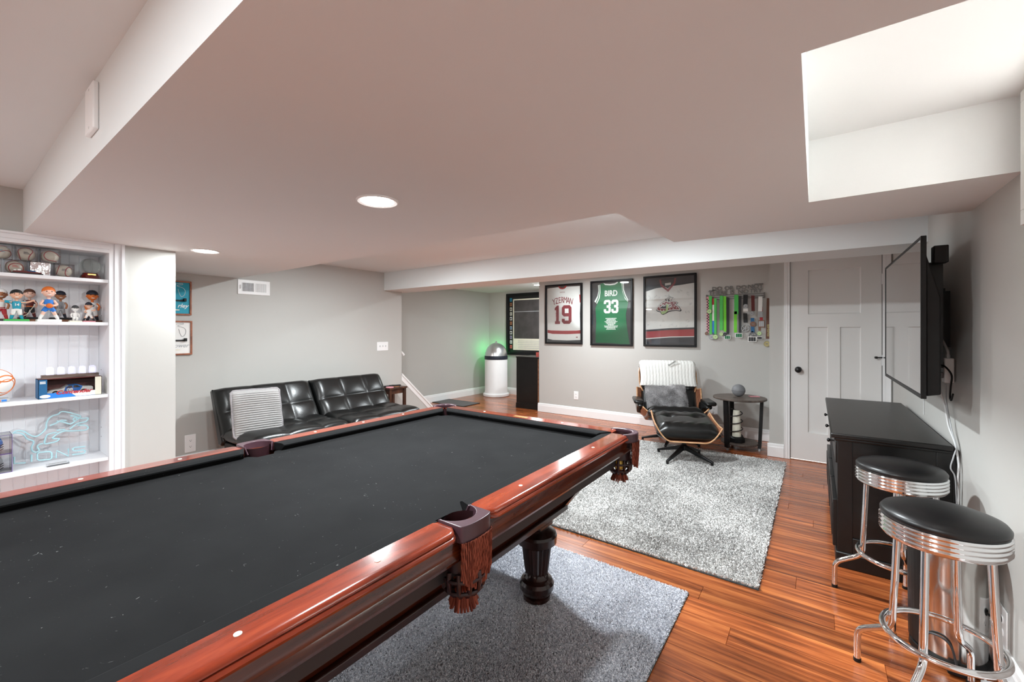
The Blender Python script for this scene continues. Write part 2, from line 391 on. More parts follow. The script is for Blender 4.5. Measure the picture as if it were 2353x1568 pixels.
# planks, one object each where the picture shows the floor
pw, plen = .1245, 1.21
meshes = {}
def plank(x0, x1, y0):
    L = round(x1-x0, 3)
    if L not in meshes:
        g = G(); e = .0012
        g.add([(0,0,-.003),(L,0,-.003),(L,pw,-.003),(0,pw,-.003),(e,e,.0),(L-e,e,.0),(L-e,pw-e,.0),(e,pw-e,.0)],
              [(4,5,6,7),(0,1,5,4),(1,2,6,5),(2,3,7,6),(3,0,4,7)])
        o = g.build('plank', 'floor_wood', fl); meshes[L] = o.data
    else:
        o = bpy.data.objects.new('plank', meshes[L]); COL.objects.link(o); o.parent = fl
    o.location = (x0, y0, 0)
row = 0; y = 1.43
while y < ALY:
    if y < SE: lo, hi = -2.6, RW
    elif y+pw < DW: lo, hi = ALX, RW
    elif y+pw < BW: lo, hi = ALX, DL
    else: lo, hi = ALX, BE
    off = round((row*.437) % 1 * plen, 2); x = math.floor((lo-off)/plen)*plen+off
    while x < hi-.001:
        a, b_ = max(x, lo), min(x+plen, hi)
        if b_-a > .02: plank(a, b_, y)
        x += plen
    y += pw; row += 1

WT = .12
def wall(name, *boxes):
    g = G()
    for q in boxes: g.box(*q)
    return struct(g.build(name, 'wall_paint'))
WY0, WY1, WZ0, WZ1 = 1.10, 2.06, 1.70, 2.06   # window opening in the right wall
wall('wall_right', (RW, RW+WT, YN, WY0, 0, ZC+.1), (RW, RW+WT, WY1, DW+WT, 0, ZC+.1), (RW, RW+WT, WY0, WY1, 0, WZ0), (RW, RW+WT, WY0, WY1, WZ1, ZC+.1))
DX0, DX1, DZ = -.204, .498, 2.03
wall('wall_door', (DL, DX0-.005, DW, DW+WT, 0, ZC+.1), (DX1+.005, RW, DW, DW+WT, 0, ZC+.1), (DX0-.005, DX1+.005, DW, DW+WT, DZ+.006, ZC+.1))
wall('wall_jog', (DL, DL+WT, DW+WT, BW+WT, 0, ZC+.1))
wall('wall_back', (BE, DL, BW, BW+WT, 0, ZC+.1))
wall('wall_alcove_right', (BE, BE+WT, BW+WT, ALY, 0, ZC+.1))
wall('wall_alcove_back', (ALX, BE+WT, ALY, ALY+WT, 0, ZC+.1))
wall('wall_alcove_left', (ALX-WT, ALX, 1.2, ALY+WT, 0, ZC+.1))
# sofa wall with the sloping stair knee wall at its end
k0 = onX(923, 868, SW); kslope = .925
g = G(); ky1 = SE+(k0.z)/kslope
g.prism([(PIL, 0), (ky1, 0), (SE, k0.z), (SE, ZC+.1), (PIL, ZC+.1)], lambda a, b, t: (t, a, b), SW-WT, SW)
struct(g.build('wall_left', 'wall_paint'))
wall('wall_pillar', (SW-WT, BKX, PIL-WT, PIL, 0, ZC+.1), (BKX-WT, BKX, .70, PIL-WT, 0, ZC+.1), (BKX-WT, BKX, -.47, .70, 1.842, ZC+.1), (BKX-WT, BKX, YN, -.47, 0, ZC+.1))
wall('wall_front', (BKX-WT, RW+WT, YN-WT, YN, 0, ZC+.1))
def ceil(name, g): return struct(g.build(name, 'ceiling_paint'))
ceil('ceiling', G().box(ALX-WT, RW+WT, YN-WT, .30, ZC-.02, ZC+.12).box(ALX-WT, RW+WT, .30, BM0+.1, ZC, ZC+.12).box(ALX-WT, RW+WT, BM0+.1, ALY+WT, ZC+.012, ZC+.12))
# dropped soffit with its notch towards the beam and the raised window bay
sof = G()
def slab(poly): sof.prism(poly, lambda a, b, t: (a, b, t), ZS, ZC+.06)
bx0, by0, by1 = -.022, .995, 2.165
slab([(SW-.1, .30), (bx0, .30), (bx0, 1.845), (-.738, 1.845), (SW-.1, 1.85)])
slab([(bx0, .30), (RW, .30), (RW, by0), (bx0, by0)])
slab([(-.738, 1.845), (bx0, 1.845), (bx0, by1), (-.72, by1)])
slab([(-.72, by1), (RW, by1), (RW, 2.75), (-.697, 2.655)])
ceil('ceiling_soffit', sof)
ceil('ceiling_beam', G().box(ALX-WT, RW, BM0, BM1, ZB, ZC+.1))
# skirting boards
def skirt(name, a, b, n):
    """profile board from a to b (floor points); n = unit normal into the room"""
    a = Vector((*a, 0)); b = Vector((*b, 0)); n = Vector((*n, 0)); g = G()
    prof = [(0, 0), (.016, 0), (.016, .098), (.013, .108), (.011, .126), (.006, .134), (0, .136)]
    vs = [a+n*q+Vector((0, 0, z)) for q, z in prof]+[b+n*q+Vector((0, 0, z)) for q, z in prof]; m = len(prof)
    g.add(vs, [tuple(range(m)), tuple(range(2*m-1, m-1, -1))]+[(k, (k+1) % m, m+(k+1) % m, m+k) for k in range(m)])
    return struct(g.build(name, 'trim_paint'))
skirt('baseboard_back', (BE-.016, BW), (DL, BW), (0, -1))
skirt('baseboard_door', (DL-.016, DW), (DX0-.055, DW), (0, -1))
skirt('baseboard_jog', (DL, DW), (DL, BW), (-1, 0))
skirt('baseboard_alcove_left', (ALX, ky1-1.0), (ALX, ALY), (1, 0))
skirt('baseboard_alcove_back', (ALX, ALY), (BE, ALY), (0, -1))
skirt('baseboard_right', (RW, YN), (RW, DW), (-1, 0))
skirt('baseboard_left', (SW, PIL), (SW, 3.4), (1, 0))
# sloping trim on the knee wall and the end of the stair handrail
g = G(); th = .10
for (x0, x1, o0, o1) in ((SW-WT-.02, SW+.006, 0, th), (SW-WT-.03, SW+.022, th-.03, th)):
    g.prism([(SE, k0.z+o0-.04), (ky1-.04, .03+o0-.04), (ky1-.04, .03+o1-.04), (SE, k0.z+o1-.04)], lambda a, b, t: (t, a, b), x0, x1)
struct(g.build('trim_1', 'trim_paint', bevel=.003))
# stairs going up behind the sofa wall
for i in range(6):
    z1 = .185*(i+1); y1 = ky1-.10-.2*i
    struct(G().box(ALX, SW-WT, y1-.2-1.2*(i == 5), y1, z1-.185 if i else 0, z1).build('stair_step', 'wall_paint'))
hr = thing('handrail', 'white end of the stair handrail above the knee wall', 'handrail', (SW-.09, SE, 1.055))
G().tube([(0, -.5, .46), (0, .0, 0), (0, .115, -.108)], .018, 10).build('rail', 'trim_paint', hr, smooth=60)
G().tube([(0, -.1, .08), (-.03, -.1, .04), (-.05, -.1, .04)], .006, 8).build('bracket', 'trim_paint', hr, smooth=60)

# door
d1 = bpy.data.objects.new('door_1', None); COL.objects.link(d1); d1.location = ((DX0+DX1)/2, DW, 0); struct(d1, 'grey white craftsman door with three recessed panels')
dw = (DX1-DX0)/2; y0, y1 = .012, .05
p_x0, p_x1 = -.058-d1.location.x, .351-d1.location.x
g = G(); ix = [-dw, p_x0, p_x1, dw]; c0, c1 = .101-d1.location.x, .194-d1.location.x
zt0, zt1, zl0, zl1 = 1.467, 1.907, .283, 1.339
for q in ((-dw, p_x0, .008, DZ), (p_x1, dw, .008, DZ), (p_x0, p_x1, .008, zl0), (p_x0, p_x1, zl1, zt0), (p_x0, p_x1, zt1, DZ), (c0, c1, zl0, zl1)):
    g.box(q[0], q[1], y0, y1, q[2], q[3])
g.build('door_frame_boards', 'door_paint', d1)
for (a, b, c, d) in ((p_x0, p_x1, zt0, zt1), (p_x0, c0, zl0, zl1), (c1, p_x1, zl0, zl1)):
    G().box(a-.002, b+.002, y0+.019, y1-.012, c-.002, d+.002).build('door_panel', 'door_paint', d1)
    e = .008; q0, q1 = y0+.001, y0+.0195
    G().add([(a, q0, c), (b, q0, c), (b, q0, d), (a, q0, d), (a+e, q1, c+e), (b-e, q1, c+e), (b-e, q1, d-e), (a+e, q1, d-e)], [(0, 1, 5, 4), (1, 2, 6, 5), (2, 3, 7, 6), (3, 0, 4, 7)]).build('panel_bevel', 'door_paint', d1, normals=False)
kb = G().lathe([(0, 0), (.03, 0), (.03, .006), (.012, .012), (.011, .03), (.02, .038), (.0285, .05), (.027, .062), (.016, .07), (0, .072)], n=20, cap=False)
kb.xf(T(-.138-d1.location.x, y0, .911) @ Matrix.Rotation(PI/2, 4, 'X')).build('knob', 'black_metal', d1, smooth=40)
for zz in (1.78, 1.03, .25):
    h = G().box(dw-.006, dw+.012, y0-.006, y0+.002, zz-.045, zz+.045).cyl((dw+.004, y0-.006, zz-.048), (dw+.004, y0-.006, zz+.048), .006, n=10).build('hinge', 'switch_grey', d1)
g = G().tube([(dw+.002, y0-.01, 1.055), (dw-.035, y0-.035, 1.055)], .006, 8).cyl((dw-.035, y0-.035, 1.055), (dw-.05, y0-.042, 1.055), .011, n=10)
g.tube([(dw+.002, y0-.01, 1.055), (dw+.02, y0-.03, 1.055)], .005, 8).build('hinge_stop', 'black_metal', d1, smooth=50)
G().box(dw*-1-.004, -dw, y0+.004, y1, .0, DZ).box(dw, dw+.004, y0+.004, y1, 0, DZ).box(-dw, dw, y1, y1+.01, 0, DZ).build('door_gap', 'black_gap', d1)
def casing(g, x0, x1, y, z0, z1, horiz=False):
    steps = ((0, .34, .012), (.34, .42, .009), (.42, .86, .015), (.86, 1, .020))
    for a, b, t in steps:
        if horiz: g.box(x0, x1, y-t, y+.002, z0+(z1-z0)*a, z0+(z1-z0)*b)
        else: g.box(min(x0+(x1-x0)*a, x0+(x1-x0)*b), max(x0+(x1-x0)*a, x0+(x1-x0)*b), y-t, y+.002, z0, z1)
g = G(); casing(g, DX0-.004, DX0-.052, DW, 0, DZ+.055); casing(g, DX1+.004, RW-.012, DW, 0, DZ+.055); casing(g, DX0-.052, RW-.012, DW, DZ+.006, DZ+.056, True)
struct(g.build('trim_2', 'trim_paint'), 'white door casing')
# window in the raised bay
w1 = bpy.data.objects.new('window_1', None); COL.objects.link(w1); w1.location = (RW, (WY0+WY1)/2, WZ0); struct(w1, 'white framed basement window in the raised ceiling bay')
hy = (WY1-WY0)/2; hz = WZ1-WZ0
g = G()
for q in ((-hy-.065, hy+.065, hz, hz+.035), (-hy-.065, hy+.065, -.05, 0), (-hy-.065, -hy, 0, hz), (hy, hy+.065, 0, hz)): g.box(-.018, .0, q[0], q[1], q[2], q[3])
g.build('casing', 'trim_paint', w1, bevel=.002)
g = G()
for q in ((-hy, hy, 0, .035), (-hy, hy, hz-.035, hz), (-hy, -hy+.035, .035, hz-.035), (hy-.035, hy, .035, hz-.035), (-.018, .018, .035, hz-.035)): g.box(.05, .09, q[0], q[1], q[2], q[3])
sash = g.build('sash', 'trim_paint', w1)
for s_ in (-1, 1): G().box(.068, .072, min(s_*.018, s_*(hy-.035)), max(s_*.018, s_*(hy-.035)), .035, hz-.035).build('pane', 'pane_glass', w1)

# ------------------------------------------------------------------ ceiling downlights (lamp and fitting together)
def downlight(x, y, z, label, watts, r=.085, grp=None):
    t = thing('ceiling_downlight', label, 'downlight', (x, y, z), group=grp)
    G().lathe([(r, 0), (r, -.004), (r*.93, -.007), (r*.78, -.004), (r*.78, 0)], n=32, cap=False).build('trim_ring', 'white_plastic', t, smooth=40)
    G().cyl((0, 0, -.001), (0, 0, -.004), r*.77, n=32).build('lens', 'lens_glow', t)
    l = bpy.data.lights.new('downlight_lamp', 'AREA'); l.shape = 'DISK'; l.size = r*1.4; l.energy = watts; l.color = (.895, .968, 1.0)
    o = bpy.data.objects.new('downlight_lamp', l); COL.objects.link(o); o.location = (x, y, z-.009)
    return t
downlight(-1.477, 1.09, ZS, 'round white recessed light in the soffit above the pool table', LAMP_W)
downlight(-3.34, 1.087, ZS, 'round white recessed light in the soffit beside the bookcase', LAMP_W*.19)
downlight(-3.95, 6.25, ZC+.012, 'round white recessed light in the alcove ceiling', LAMP_W*.55)
downlight(-2.55, 4.80, ZC+.012, 'round white recessed light behind the beam before the jerseys', LAMP_W*1.05)
for x, y, lab in ((-3.3, 2.5, 'upper ceiling over the sofa side'), (-1.05, 2.5, 'upper ceiling in the soffit notch'),
                  (-2.25, -.95, 'upper ceiling near the bookcase'), (-.7, -.75, 'upper ceiling behind the pool table end'), (-1.7, -1.9, 'upper ceiling at the front wall')):
    downlight(x, y, ZC-(.02 if y < 0 else 0), 'round white recessed light in the '+lab, LAMP_W*(.42 if 'bookcase' in lab else 1.55 if 'notch' in lab else 1))
# soffit face register
v = thing('cover_plate', 'white blank cover plate on the side face of the soffit', 'cover plate', (0, 0, 0))
v.location = (-1.815, .30, 1.985)
G().box(-.055, .055, -.014, 0, -.072, .072).build('faceplate', 'white_plastic', v, bevel=.004)
for zz in (-.058, .058): G().cyl((0, -.0145, zz), (0, -.013, zz), .004, n=10).build('screw', 'switch_grey', v)
# ================================================================== pool table
TX, TY, HW, HL = -1.335, .81, .64, 1.17
ZT, ZBED = .82, .787
pt = thing('pool_table', 'pool table with black cloth, red mahogany rails and fringed leather pockets', 'pool table', (TX, TY, 0))
# cloth bed, notched at the pockets
bw, bl = .537, 1.067; c = .075; s_ = .052
poly = [(bw, -bl+c), (bw, -s_), (bw-.035, -s_*.6), (bw-.035, s_*.6), (bw, s_), (bw, bl-c), (bw-c*.5, bl-c*.5-.03), (bw-c, bl)]
full = [(bw-c, -bl), (bw-c*.5-.0, -bl+c*.5+.03)]+poly+[(-bw+c, bl), (-bw+c*.5, bl-c*.5-.03), (-bw, bl-c), (-bw, s_), (-bw+.035, s_*.6), (-bw+.035, -s_*.6), (-bw, -s_), (-bw, -bl+c), (-bw+c*.5, -bl+c*.5+.03), (-bw+c, -bl)]
G().prism(full, lambda a, b, t: (a, b, t), ZBED-.03, ZBED).build('cloth_bed', 'pool_cloth', pt)
# cushions: nose profile swept along each rail with mitred ends
def cushion(ax, side, a, b, ma, mb):
    """ax 0: along Y at x=side ; ax 1: along X at y=side.  a..b at the rail, shortened by ma, mb at the nose"""
    out = (HW-.078) if ax == 0 else (HL-.078); nose = out-.052
    prof = [(out, ZT-.001, 0), (nose+.012, ZT-.003, .8), (nose, ZT-.009, 1), (nose+.001, ZT-.014, 1), (nose+.016, ZBED, .75), (out, ZBED, 0)]
    vs = []
    for q, z, k in prof:
        for e in (a+ma*k, b-mb*k):
            vs.append((side*q, e, z) if ax == 0 else (e, side*q, z))
    n = len(prof); fs = [(2*i, 2*i+1, 2*((i+1) % n)+1, 2*((i+1) % n)) for i in range(n)]+[tuple(range(0, 2*n, 2)), tuple(range(2*n-1, 0, -2))]
    G().add(vs, fs).build('cushion', 'pool_cloth', pt)
GS, GC = .058, .088
for sd in (-1, 1):
    cushion(0, sd, GS, HL-GC-.005, .02, .052); cushion(0, sd, -HL+GC+.005, -GS, .052, .02)
    cushion(1, sd, -HW+GC+.005, HW-GC-.005, .052, .052)
# wooden rails: a bull-nosed profile, rounded at both ends
def rail(ax, side, a, b):
    o = HW if ax == 0 else HL
    prof = [(-.080, .787), (-.080, .820), (-.018, .820), (-.014, .820), (-.008, .8186), (-.003, .8155), (-.001, .8115), (-.003, .8088), (.002, .8075), (.0055, .8040), (.0045, .7990), (-.003, .7955), (-.03, .7955)]
    st = []; L = b-a; R_ = .030
    for e, k in ((0, 1), (.004, .70), (.010, .40), (.018, .15), (R_, 0)): st.append((a+e, k))
    for e, k in ((R_, 0), (.018, .15), (.010, .40), (.004, .70), (0, 1)): st.append((b-e, k))
    vs = []; n = len(prof)
    for e, k in st:
        for q, z in prof:
            cut = max(0, q+.030)*k if q > -.03 else 0          # pull the outer nose back at the ends
            qq = q-cut; zz = z-(z-.787)*.10*k if z > .815 else z
            vs.append((side*(o+qq), e, zz) if ax == 0 else (e, side*(o+qq), zz))
    fs = []
    for i in range(len(st)-1):
        for j in range(n): fs.append((i*n+j, i*n+(j+1) % n, (i+1)*n+(j+1) % n, (i+1)*n+j))
    fs += [tuple(range(n)), tuple(range(len(vs)-1, len(vs)-n-1, -1))]
    return G().add(vs, fs).build('rail', 'rail_wood' if ax == 0 else 'rail_wood_end', pt, smooth=38)
ramp_wood('rail_wood_end', [sr(82, 28, 14), sr(120, 43, 22), sr(146, 60, 33)], (1.6, 9, 9), 1.6, .16, coat=.6, bump=.03)
sight = G().cyl((0, 0, 0), (0, 0, .0012), .0062, n=16)
for sd in (-1, 1):
    for a, b in ((GS, HL-GC), (-HL+GC, -GS)):
        r_ = rail(0, sd, a, b)
        for k in (1, 2, 3):
            yy = k*.2625*(1 if a > 0 else -1)
            o = sight.build('sight', 'ivory', r_) if (sd == -1 and a > 0 and k == 1) else bpy.data.objects.new('sight', bpy.data.meshes['sight'])
            if o.name not in COL.objects: COL.objects.link(o)
            o.parent = r_; o.location = (sd*(HW-.046), yy, ZT-.0003)
    r_ = rail(1, sd, -HW+GC, HW-GC)
    for k in (-1, 0, 1):
        if sd == 1 and k == 0:
            pl = G().box(-.045, .045, -.012, .012, 0, .0012).build('nameplate', 'brass', r_); pl.location = (.0, HL-.046, ZT-.0003); continue
        o = bpy.data.objects.new('sight', bpy.data.meshes['sight']); COL.objects.link(o); o.parent = r_; o.location = (k*.2625, sd*(HL-.046), ZT-.0003)
# skirts under the rails
def skirtboard(ax, side):
    o = HW if ax == 0 else HL; e = (HL-.012) if ax == 0 else (HW-.012)
    prof = [(-.018, .797), (-.014, .790), (-.014, .757), (-.010, .752), (-.006, .745), (-.009, .737), (-.018, .733), (-.06, .733), (-.06, .797)]
    vs = [((side*(o+q), t, z) if ax == 0 else (t, side*(o+q), z)) for t in (-e, e) for q, z in prof]; n = len(prof)
    G().add(vs, [tuple(range(n)), tuple(range(2*n-1, n-1, -1))]+[(k, (k+1) % n, n+(k+1) % n, n+k) for k in range(n)]).build('skirt_board', 'skirt_wood' if ax == 0 else 'dark_wood', pt, smooth=30)
for sd in (-1, 1): skirtboard(0, sd); skirtboard(1, sd)
G().box(-HW+.06, HW-.06, -HL+.06, HL-.06, .668, ZBED-.03).build('slate', 'charcoal', pt)
# tapering apron, its ledge, the legs
tx, ty, bx, by = .49, 1.10, .285, 1.085
T8 = [(-tx, -ty, .669), (tx, -ty, .669), (tx, ty, .669), (-tx, ty, .669), (-bx, -by, .408), (bx, -by, .408), (bx, by, .408), (-bx, by, .408)]
G().add(T8, [(0, 1, 5, 4), (1, 2, 6, 5), (2, 3, 7, 6), (3, 0, 4, 7), (0, 3, 2, 1), (4, 5, 6, 7)]).build('apron', 'skirt_wood', pt)
for i, j in ((0, 4), (1, 5), (2, 6), (3, 7)):
    a_, b_ = Vector(T8[i]), Vector(T8[j]); G().tube([a_*1.004, b_*1.006], .022, 4).build('corner_post', 'dark_wood', pt)
G().box(-bx-.022, bx+.022, -by-.022, by+.022, .384, .410).build('ledge', 'dark_wood', pt, bevel=.004)
lp = onZ(1240, 1393, .012); lx, ly = abs(lp.x-TX)-.045, (lp.y-TY)+.045
prof = [(.060, 0), (.066, .006), (.066, .022), (.056, .028), (.074, .040), (.084, .060), (.085, .085), (.076, .100), (.060, .108), (.064, .116), (.058, .124),
        (.055, .135), (.060, .16), (.067, .22), (.073, .275), (.076, .282), (.085, .286), (.098, .294), (.100, .330), (.094, .342), (.070, .356), (.056, .362), (.062, .372), (.056, .382), (.05, .392)]
for sx in (-1, 1):
    for sy in (-1, 1):
        lg = G().lathe([(r*.98, z*.94) for r, z in prof], n=40, flute=(.122, .262, .90)).build('leg', 'dark_wood', pt, smooth=22)
        lg.location = (sx*lx, sy*ly, .012)
        bk = G().box(-.058, .058, -.058, .058, .350, .374).build('leg_block', 'dark_wood', lg, bevel=.006)
# pockets
def pocket(x, y, ang, corner):
    """u points outwards from the table"""
    p_ = bpy.data.objects.new('pocket', None); COL.objects.link(p_); p_.parent = pt; p_.location = (x, y, 0); p_.rotation_euler = (0, 0, ang)
    w_ = .068 if corner else .058
    n = 14
    if corner:   # v half width, u measured from pocket centre
        inner = [(-.055, -w_)]+[( -.052+.075*math.cos(t), w_*math.sin(t)*.92) for t in [(-1.35+2.7*k/n) for k in range(n+1)]]+[(-.055, w_)]
        outer = [(-.020+.072*math.cos(t), w_*1.12*math.sin(t)) for t in [(1.40-2.8*k/n) for k in range(n+1)]]
    else:
        inner = [(-.080, -w_)]+[(-.080+.062*math.cos(t), w_*.95*math.sin(t)) for t in [(-1.4+2.8*k/n) for k in range(n+1)]]+[(-.080, w_)]
        outer = [(-.012+.022*math.cos(q)**.5, w_*math.sin(q)) for q in [1.45-2.9*k/14 for k in range(15)]]
    poly = inner+outer
    G().prism(poly, lambda a, b, t: (a, b, t), ZT-.038, ZT+.004).build('leather_rim', 'leather_plum', p_, bevel=.006, seg=3, smooth=50)
    cu = -.035 if corner else -.045
    cup = G()
    R0 = .052
    prof = [(R0, ZT-.008), (R0, ZT-.05), (R0*.97, ZBED-.09)]
    cup.lathe(prof, (cu, 0, 0), 24, cap=False); cup.build('leather_cup', 'leather_cup', p_, smooth=60)
    # woven pouch: leather ribs gathering into a tassel
    g = G()
    for k in range(12):
        t = 2*PI*k/12
        g.tube([(cu+R0*math.cos(t)*f, R0*math.sin(t)*f, z) for f, z in ((1, ZBED-.09), (1.05, ZBED-.115), (.98, ZBED-.138), (.70, ZBED-.155), (.52, ZBED-.160))], .006, 6)
    for f, z in ((1.06, ZBED-.11), (.95, ZBED-.142)):
        g.tube([(cu+R0*f*math.cos(2*PI*k/20), R0*f*math.sin(2*PI*k/20), z) for k in range(20)], .005, 6, closed=True)
    g.build('net', 'leather_cup', p_, smooth=60)
    g = G()
    for k in range(26):
        t = 2*PI*k/26; r0, r1 = .026, .037+random.uniform(-.003, .003); z0, z1 = ZBED-.156, ZBED-.192+random.uniform(-.006, .004)
        g.tube([(cu+r0*math.cos(t), r0*math.sin(t), z0), (cu+.027*math.cos(t), .027*math.sin(t), z0-.012), (cu+r1*math.cos(t), r1*math.sin(t), z1)], [.005, .005, .0035], 5)
    stuff(g.build('tassel', 'fringe_thread', p_, smooth=60))
    # twisted fringe hanging from the rim
    g = G(); path = [(a+.0035*(1 if not corner else math.cos(math.atan2(b, a+.02))), b) for a, b in outer]
    ln = [0]
    for q, r in zip(path, path[1:]): ln.append(ln[-1]+math.hypot(r[0]-q[0], r[1]-q[1]))
    N = 22 if not corner else 30
    for k in range(N):
        sdist = ln[-1]*(k+.5)/N; i = max(j for j in range(len(ln)) if ln[j] <= sdist); i = min(i, len(path)-2)
        f = (sdist-ln[i])/(ln[i+1]-ln[i]); x_ = path[i][0]*(1-f)+path[i+1][0]*f; y_ = path[i][1]*(1-f)+path[i+1][1]*f
        c_ = 1-abs((k+.5)/N*2-1); L = .085+.052*c_**.6+random.uniform(-.006, .006); ph = random.uniform(0, 6)
        for q in (0, PI):
            g.tube([(x_+.0012*math.cos(ph+q+j*1.5)-.012*(j/12)**2*c_, y_+.0012*math.sin(ph+q+j*1.5), ZT-.036-L*j/12) for j in range(13)], .0019, 5)
    stuff(g.build('fringe', 'fringe_thread', p_, smooth=60))
    for sgn in (-1, 1): G().tube([((-.055 if corner else -.080)+.006, sgn*(w_-.004), ZT+.002), ((-.055 if corner else -.080)-.006, sgn*(w_-.012), ZT-.03)], .003, 6).build('rim_stitch', 'leather_plum', p_, smooth=60)
    return p_
for sd in (-1, 1):
    pocket(sd*HW, 0, 0 if sd > 0 else PI, False)
    for sy in (-1, 1): pocket(sd*(HW-.035), sy*(HL-.035), math.atan2(sy, sd), True)
fr = Vector((TX+HW-.035, TY+HL-.035, 0)); dn = Vector((1, 1, 0)).normalized()*-.035
tag(G().sph((0, 0, 0), .0285, 20, 14).build('pool_ball', 'yellow', smooth=180), 'cream yellow pool ball in the netted corner pocket', 'ball').location = fr+dn+Vector((.008, -.020, ZBED-.112))
tag(G().sph((0, 0, 0), .0285, 20, 14).build('pool_ball', 'blue', smooth=180), 'blue pool ball in the netted corner pocket', 'ball').location = fr+dn+Vector((-.012, .026, ZBED-.108))

# ================================================================== rugs
def pile(name, x0, x1, y0, y1, n, hgt, material, parent, size, off):
    rng = np.random.default_rng(5+n)
    px = rng.uniform(x0, x1, n); py = rng.uniform(y0, y1, n); a = rng.uniform(0, 2*PI, n); ln = rng.uniform(.6, 1.1, n)*hgt; le = rng.uniform(.25, .9, n)*hgt
    b = rng.uniform(0, 2*PI, n); w_ = size*rng.uniform(.7, 1.3, n)
    V = np.zeros((n, 4, 3), np.float32)
    dx, dy = np.cos(a)*w_, np.sin(a)*w_
    V[:, 0] = np.stack([px-dx, py-dy, np.zeros(n)], 1); V[:, 1] = np.stack([px+dx, py+dy, np.zeros(n)], 1)
    V[:, 2] = np.stack([px+dx*.8+np.cos(b)*le, py+dy*.8+np.sin(b)*le, ln], 1); V[:, 3] = np.stack([px-dx*.8+np.cos(b)*le, py-dy*.8+np.sin(b)*le, ln], 1)
    V[:, :, 0] -= off[0]; V[:, :, 1] -= off[1]; V[:, :, 2] += off[2]
    me = bpy.data.meshes.new(name); me.vertices.add(4*n); me.vertices.foreach_set('co', V.ravel())
    me.loops.add(4*n); me.loops.foreach_set('vertex_index', np.arange(4*n, dtype=np.int32)); me.polygons.add(n)
    me.polygons.foreach_set('loop_start', np.arange(0, 4*n, 4, dtype=np.int32)); me.polygons.foreach_set('loop_total', np.full(n, 4, dtype=np.int32))
    me.update(); me.validate(); me.materials.append(M[material])
    o = bpy.data.objects.new(name, me); COL.objects.link(o); o.parent = parent
    return stuff(o)
def rug(name, label, x0, x1, y0, y1, material, regions, size, base=.008, hgt=.012):
    cx, cy = (x0+x1)/2, (y0+y1)/2
    t = thing(name, label, 'rug', (cx, cy, 0))
    G().box(x0-cx, x1-cx, y0-cy, y1-cy, 0, base).build('backing', 'rug_backing', t)
    G().tube([(x0-cx, y0-cy, .005), (x1-cx, y0-cy, .005), (x1-cx, y1-cy, .005), (x0-cx, y1-cy, .005)], .0045, 6, closed=True).build('bound_edge', 'rug_edge', t)
    for (a, b, c, d, n) in regions: pile('pile', a, b, c, d, n, hgt, material, t, size, (cx, cy, base-.001))
    return t
rug('area_rug', 'light grey shag rug under the lounge chair footstool', -1.92, -.232, 2.425, 4.90, 'rug_pile', [(-1.92, -.232, 2.425, 3.5, 130000), (-1.92, -.232, 3.5, 4.90, 95000)], .0032, .008, .014)
rug('area_rug', 'blue grey pile rug lying beneath the pool table', -2.95, -.508, -.86, 2.19, 'rug_pile_blue', [(-1.75, -.508, .9, 2.19, 230000), (-2.95, -1.75, -.86, 2.19, 120000), (-1.75, -.508, -.86, .9, 130000)], .0024, .006, .009)  # widened out of view towards the bookcase so it bounces neutral light
dm = thing('door_mat', 'small dark grey mat at the foot of the stairs', 'mat', (-5.25, 5.55, 0))
G().box(-.38, .38, -.215, .215, 0, .012).build('mat_body', 'mat_fibre', dm, bevel=.004)
G().tube([(-.38, -.215, .006), (.38, -.215, .006), (.38, .215, .006), (-.38, .215, .006)], .006, 6, closed=True).build('mat_edge', 'black_satin', dm)
# ================================================================== futon sofa and what is around it
def seams(g, mt, us, vs_, parent, name='seam', r=.0016):
    for u in us: G().tube([mt @ (g.h(u, .06+.88*k/30)+Vector((0, 0, .0008))) for k in range(31)], r, 5).build(name, 'leather_seam', parent, smooth=60)
SFX, SFY = -4.20, 2.43
so = thing('futon_sofa', 'black tufted leather futon sofa against the grey wall', 'sofa', (SFX, SFY, 0))
half_w = .905
lean = math.atan2(.28, .43)
for i, cy in enumerate((-.457, .457)):
    bk = puff(half_w, .50, .17, (.345, .69), (.47,), cut=.34, nu=60, nv=44, rim=.10, flat=.55)
    # local x -> world Y, local y -> up the slope, local z -> to the front
    up = Vector((-math.sin(lean), 0, math.cos(lean))); nn = Vector((math.cos(lean), 0, math.sin(lean)))
    mt = Matrix(((0, up.x, nn.x, -.185), (1, up.y, nn.y, cy), (0, up.z, nn.z, .545), (0, 0, 0, 1)))
    hs = puff(half_w, .50, .17, (.345, .69), (.47,), cut=.34, rim=.10, flat=.55)
    bk.xf(mt); b_ = bk.build('back_cushion', 'leather_black', so, smooth=180, merge=True)
    seams(hs, mt, (.345, .69), (), b_)
    st = puff(half_w, .66, .17, (.345, .69), (.5,), cut=.30, nu=60, nv=44, rim=.09, flat=.5)
    m2 = Matrix(((0, -1, 0, .20), (1, 0, 0, cy), (0, 0, 1, .355), (0, 0, 0, 1)))
    hs = puff(half_w, .66, .17, (.345, .69), (.5,), cut=.30, rim=.09, flat=.5)
    st.xf(m2); s__ = st.build('seat_cushion', 'leather_black', so, smooth=180, merge=True)
    seams(hs, m2, (.345, .69), (), s__)
G().box(-.12, .50, -.88, .88, .20, .30).build('seat_frame', 'black_satin', so, bevel=.01)
g = G()
g.prism([(-.40, .74), (-.32, .75), (-.10, .30), (-.13, .26), (-.20, .26)], lambda a, b, t: (a, t, b), -.90, .90)
g.build('back_frame', 'leather_black', so, bevel=.015)
for sx in (-.05, .42):
    for sy in (-.78, 0, .78): G().cyl((sx, sy, 0), (sx, sy, .21), .016, .022, 12).build('leg', 'chrome', so, smooth=50)
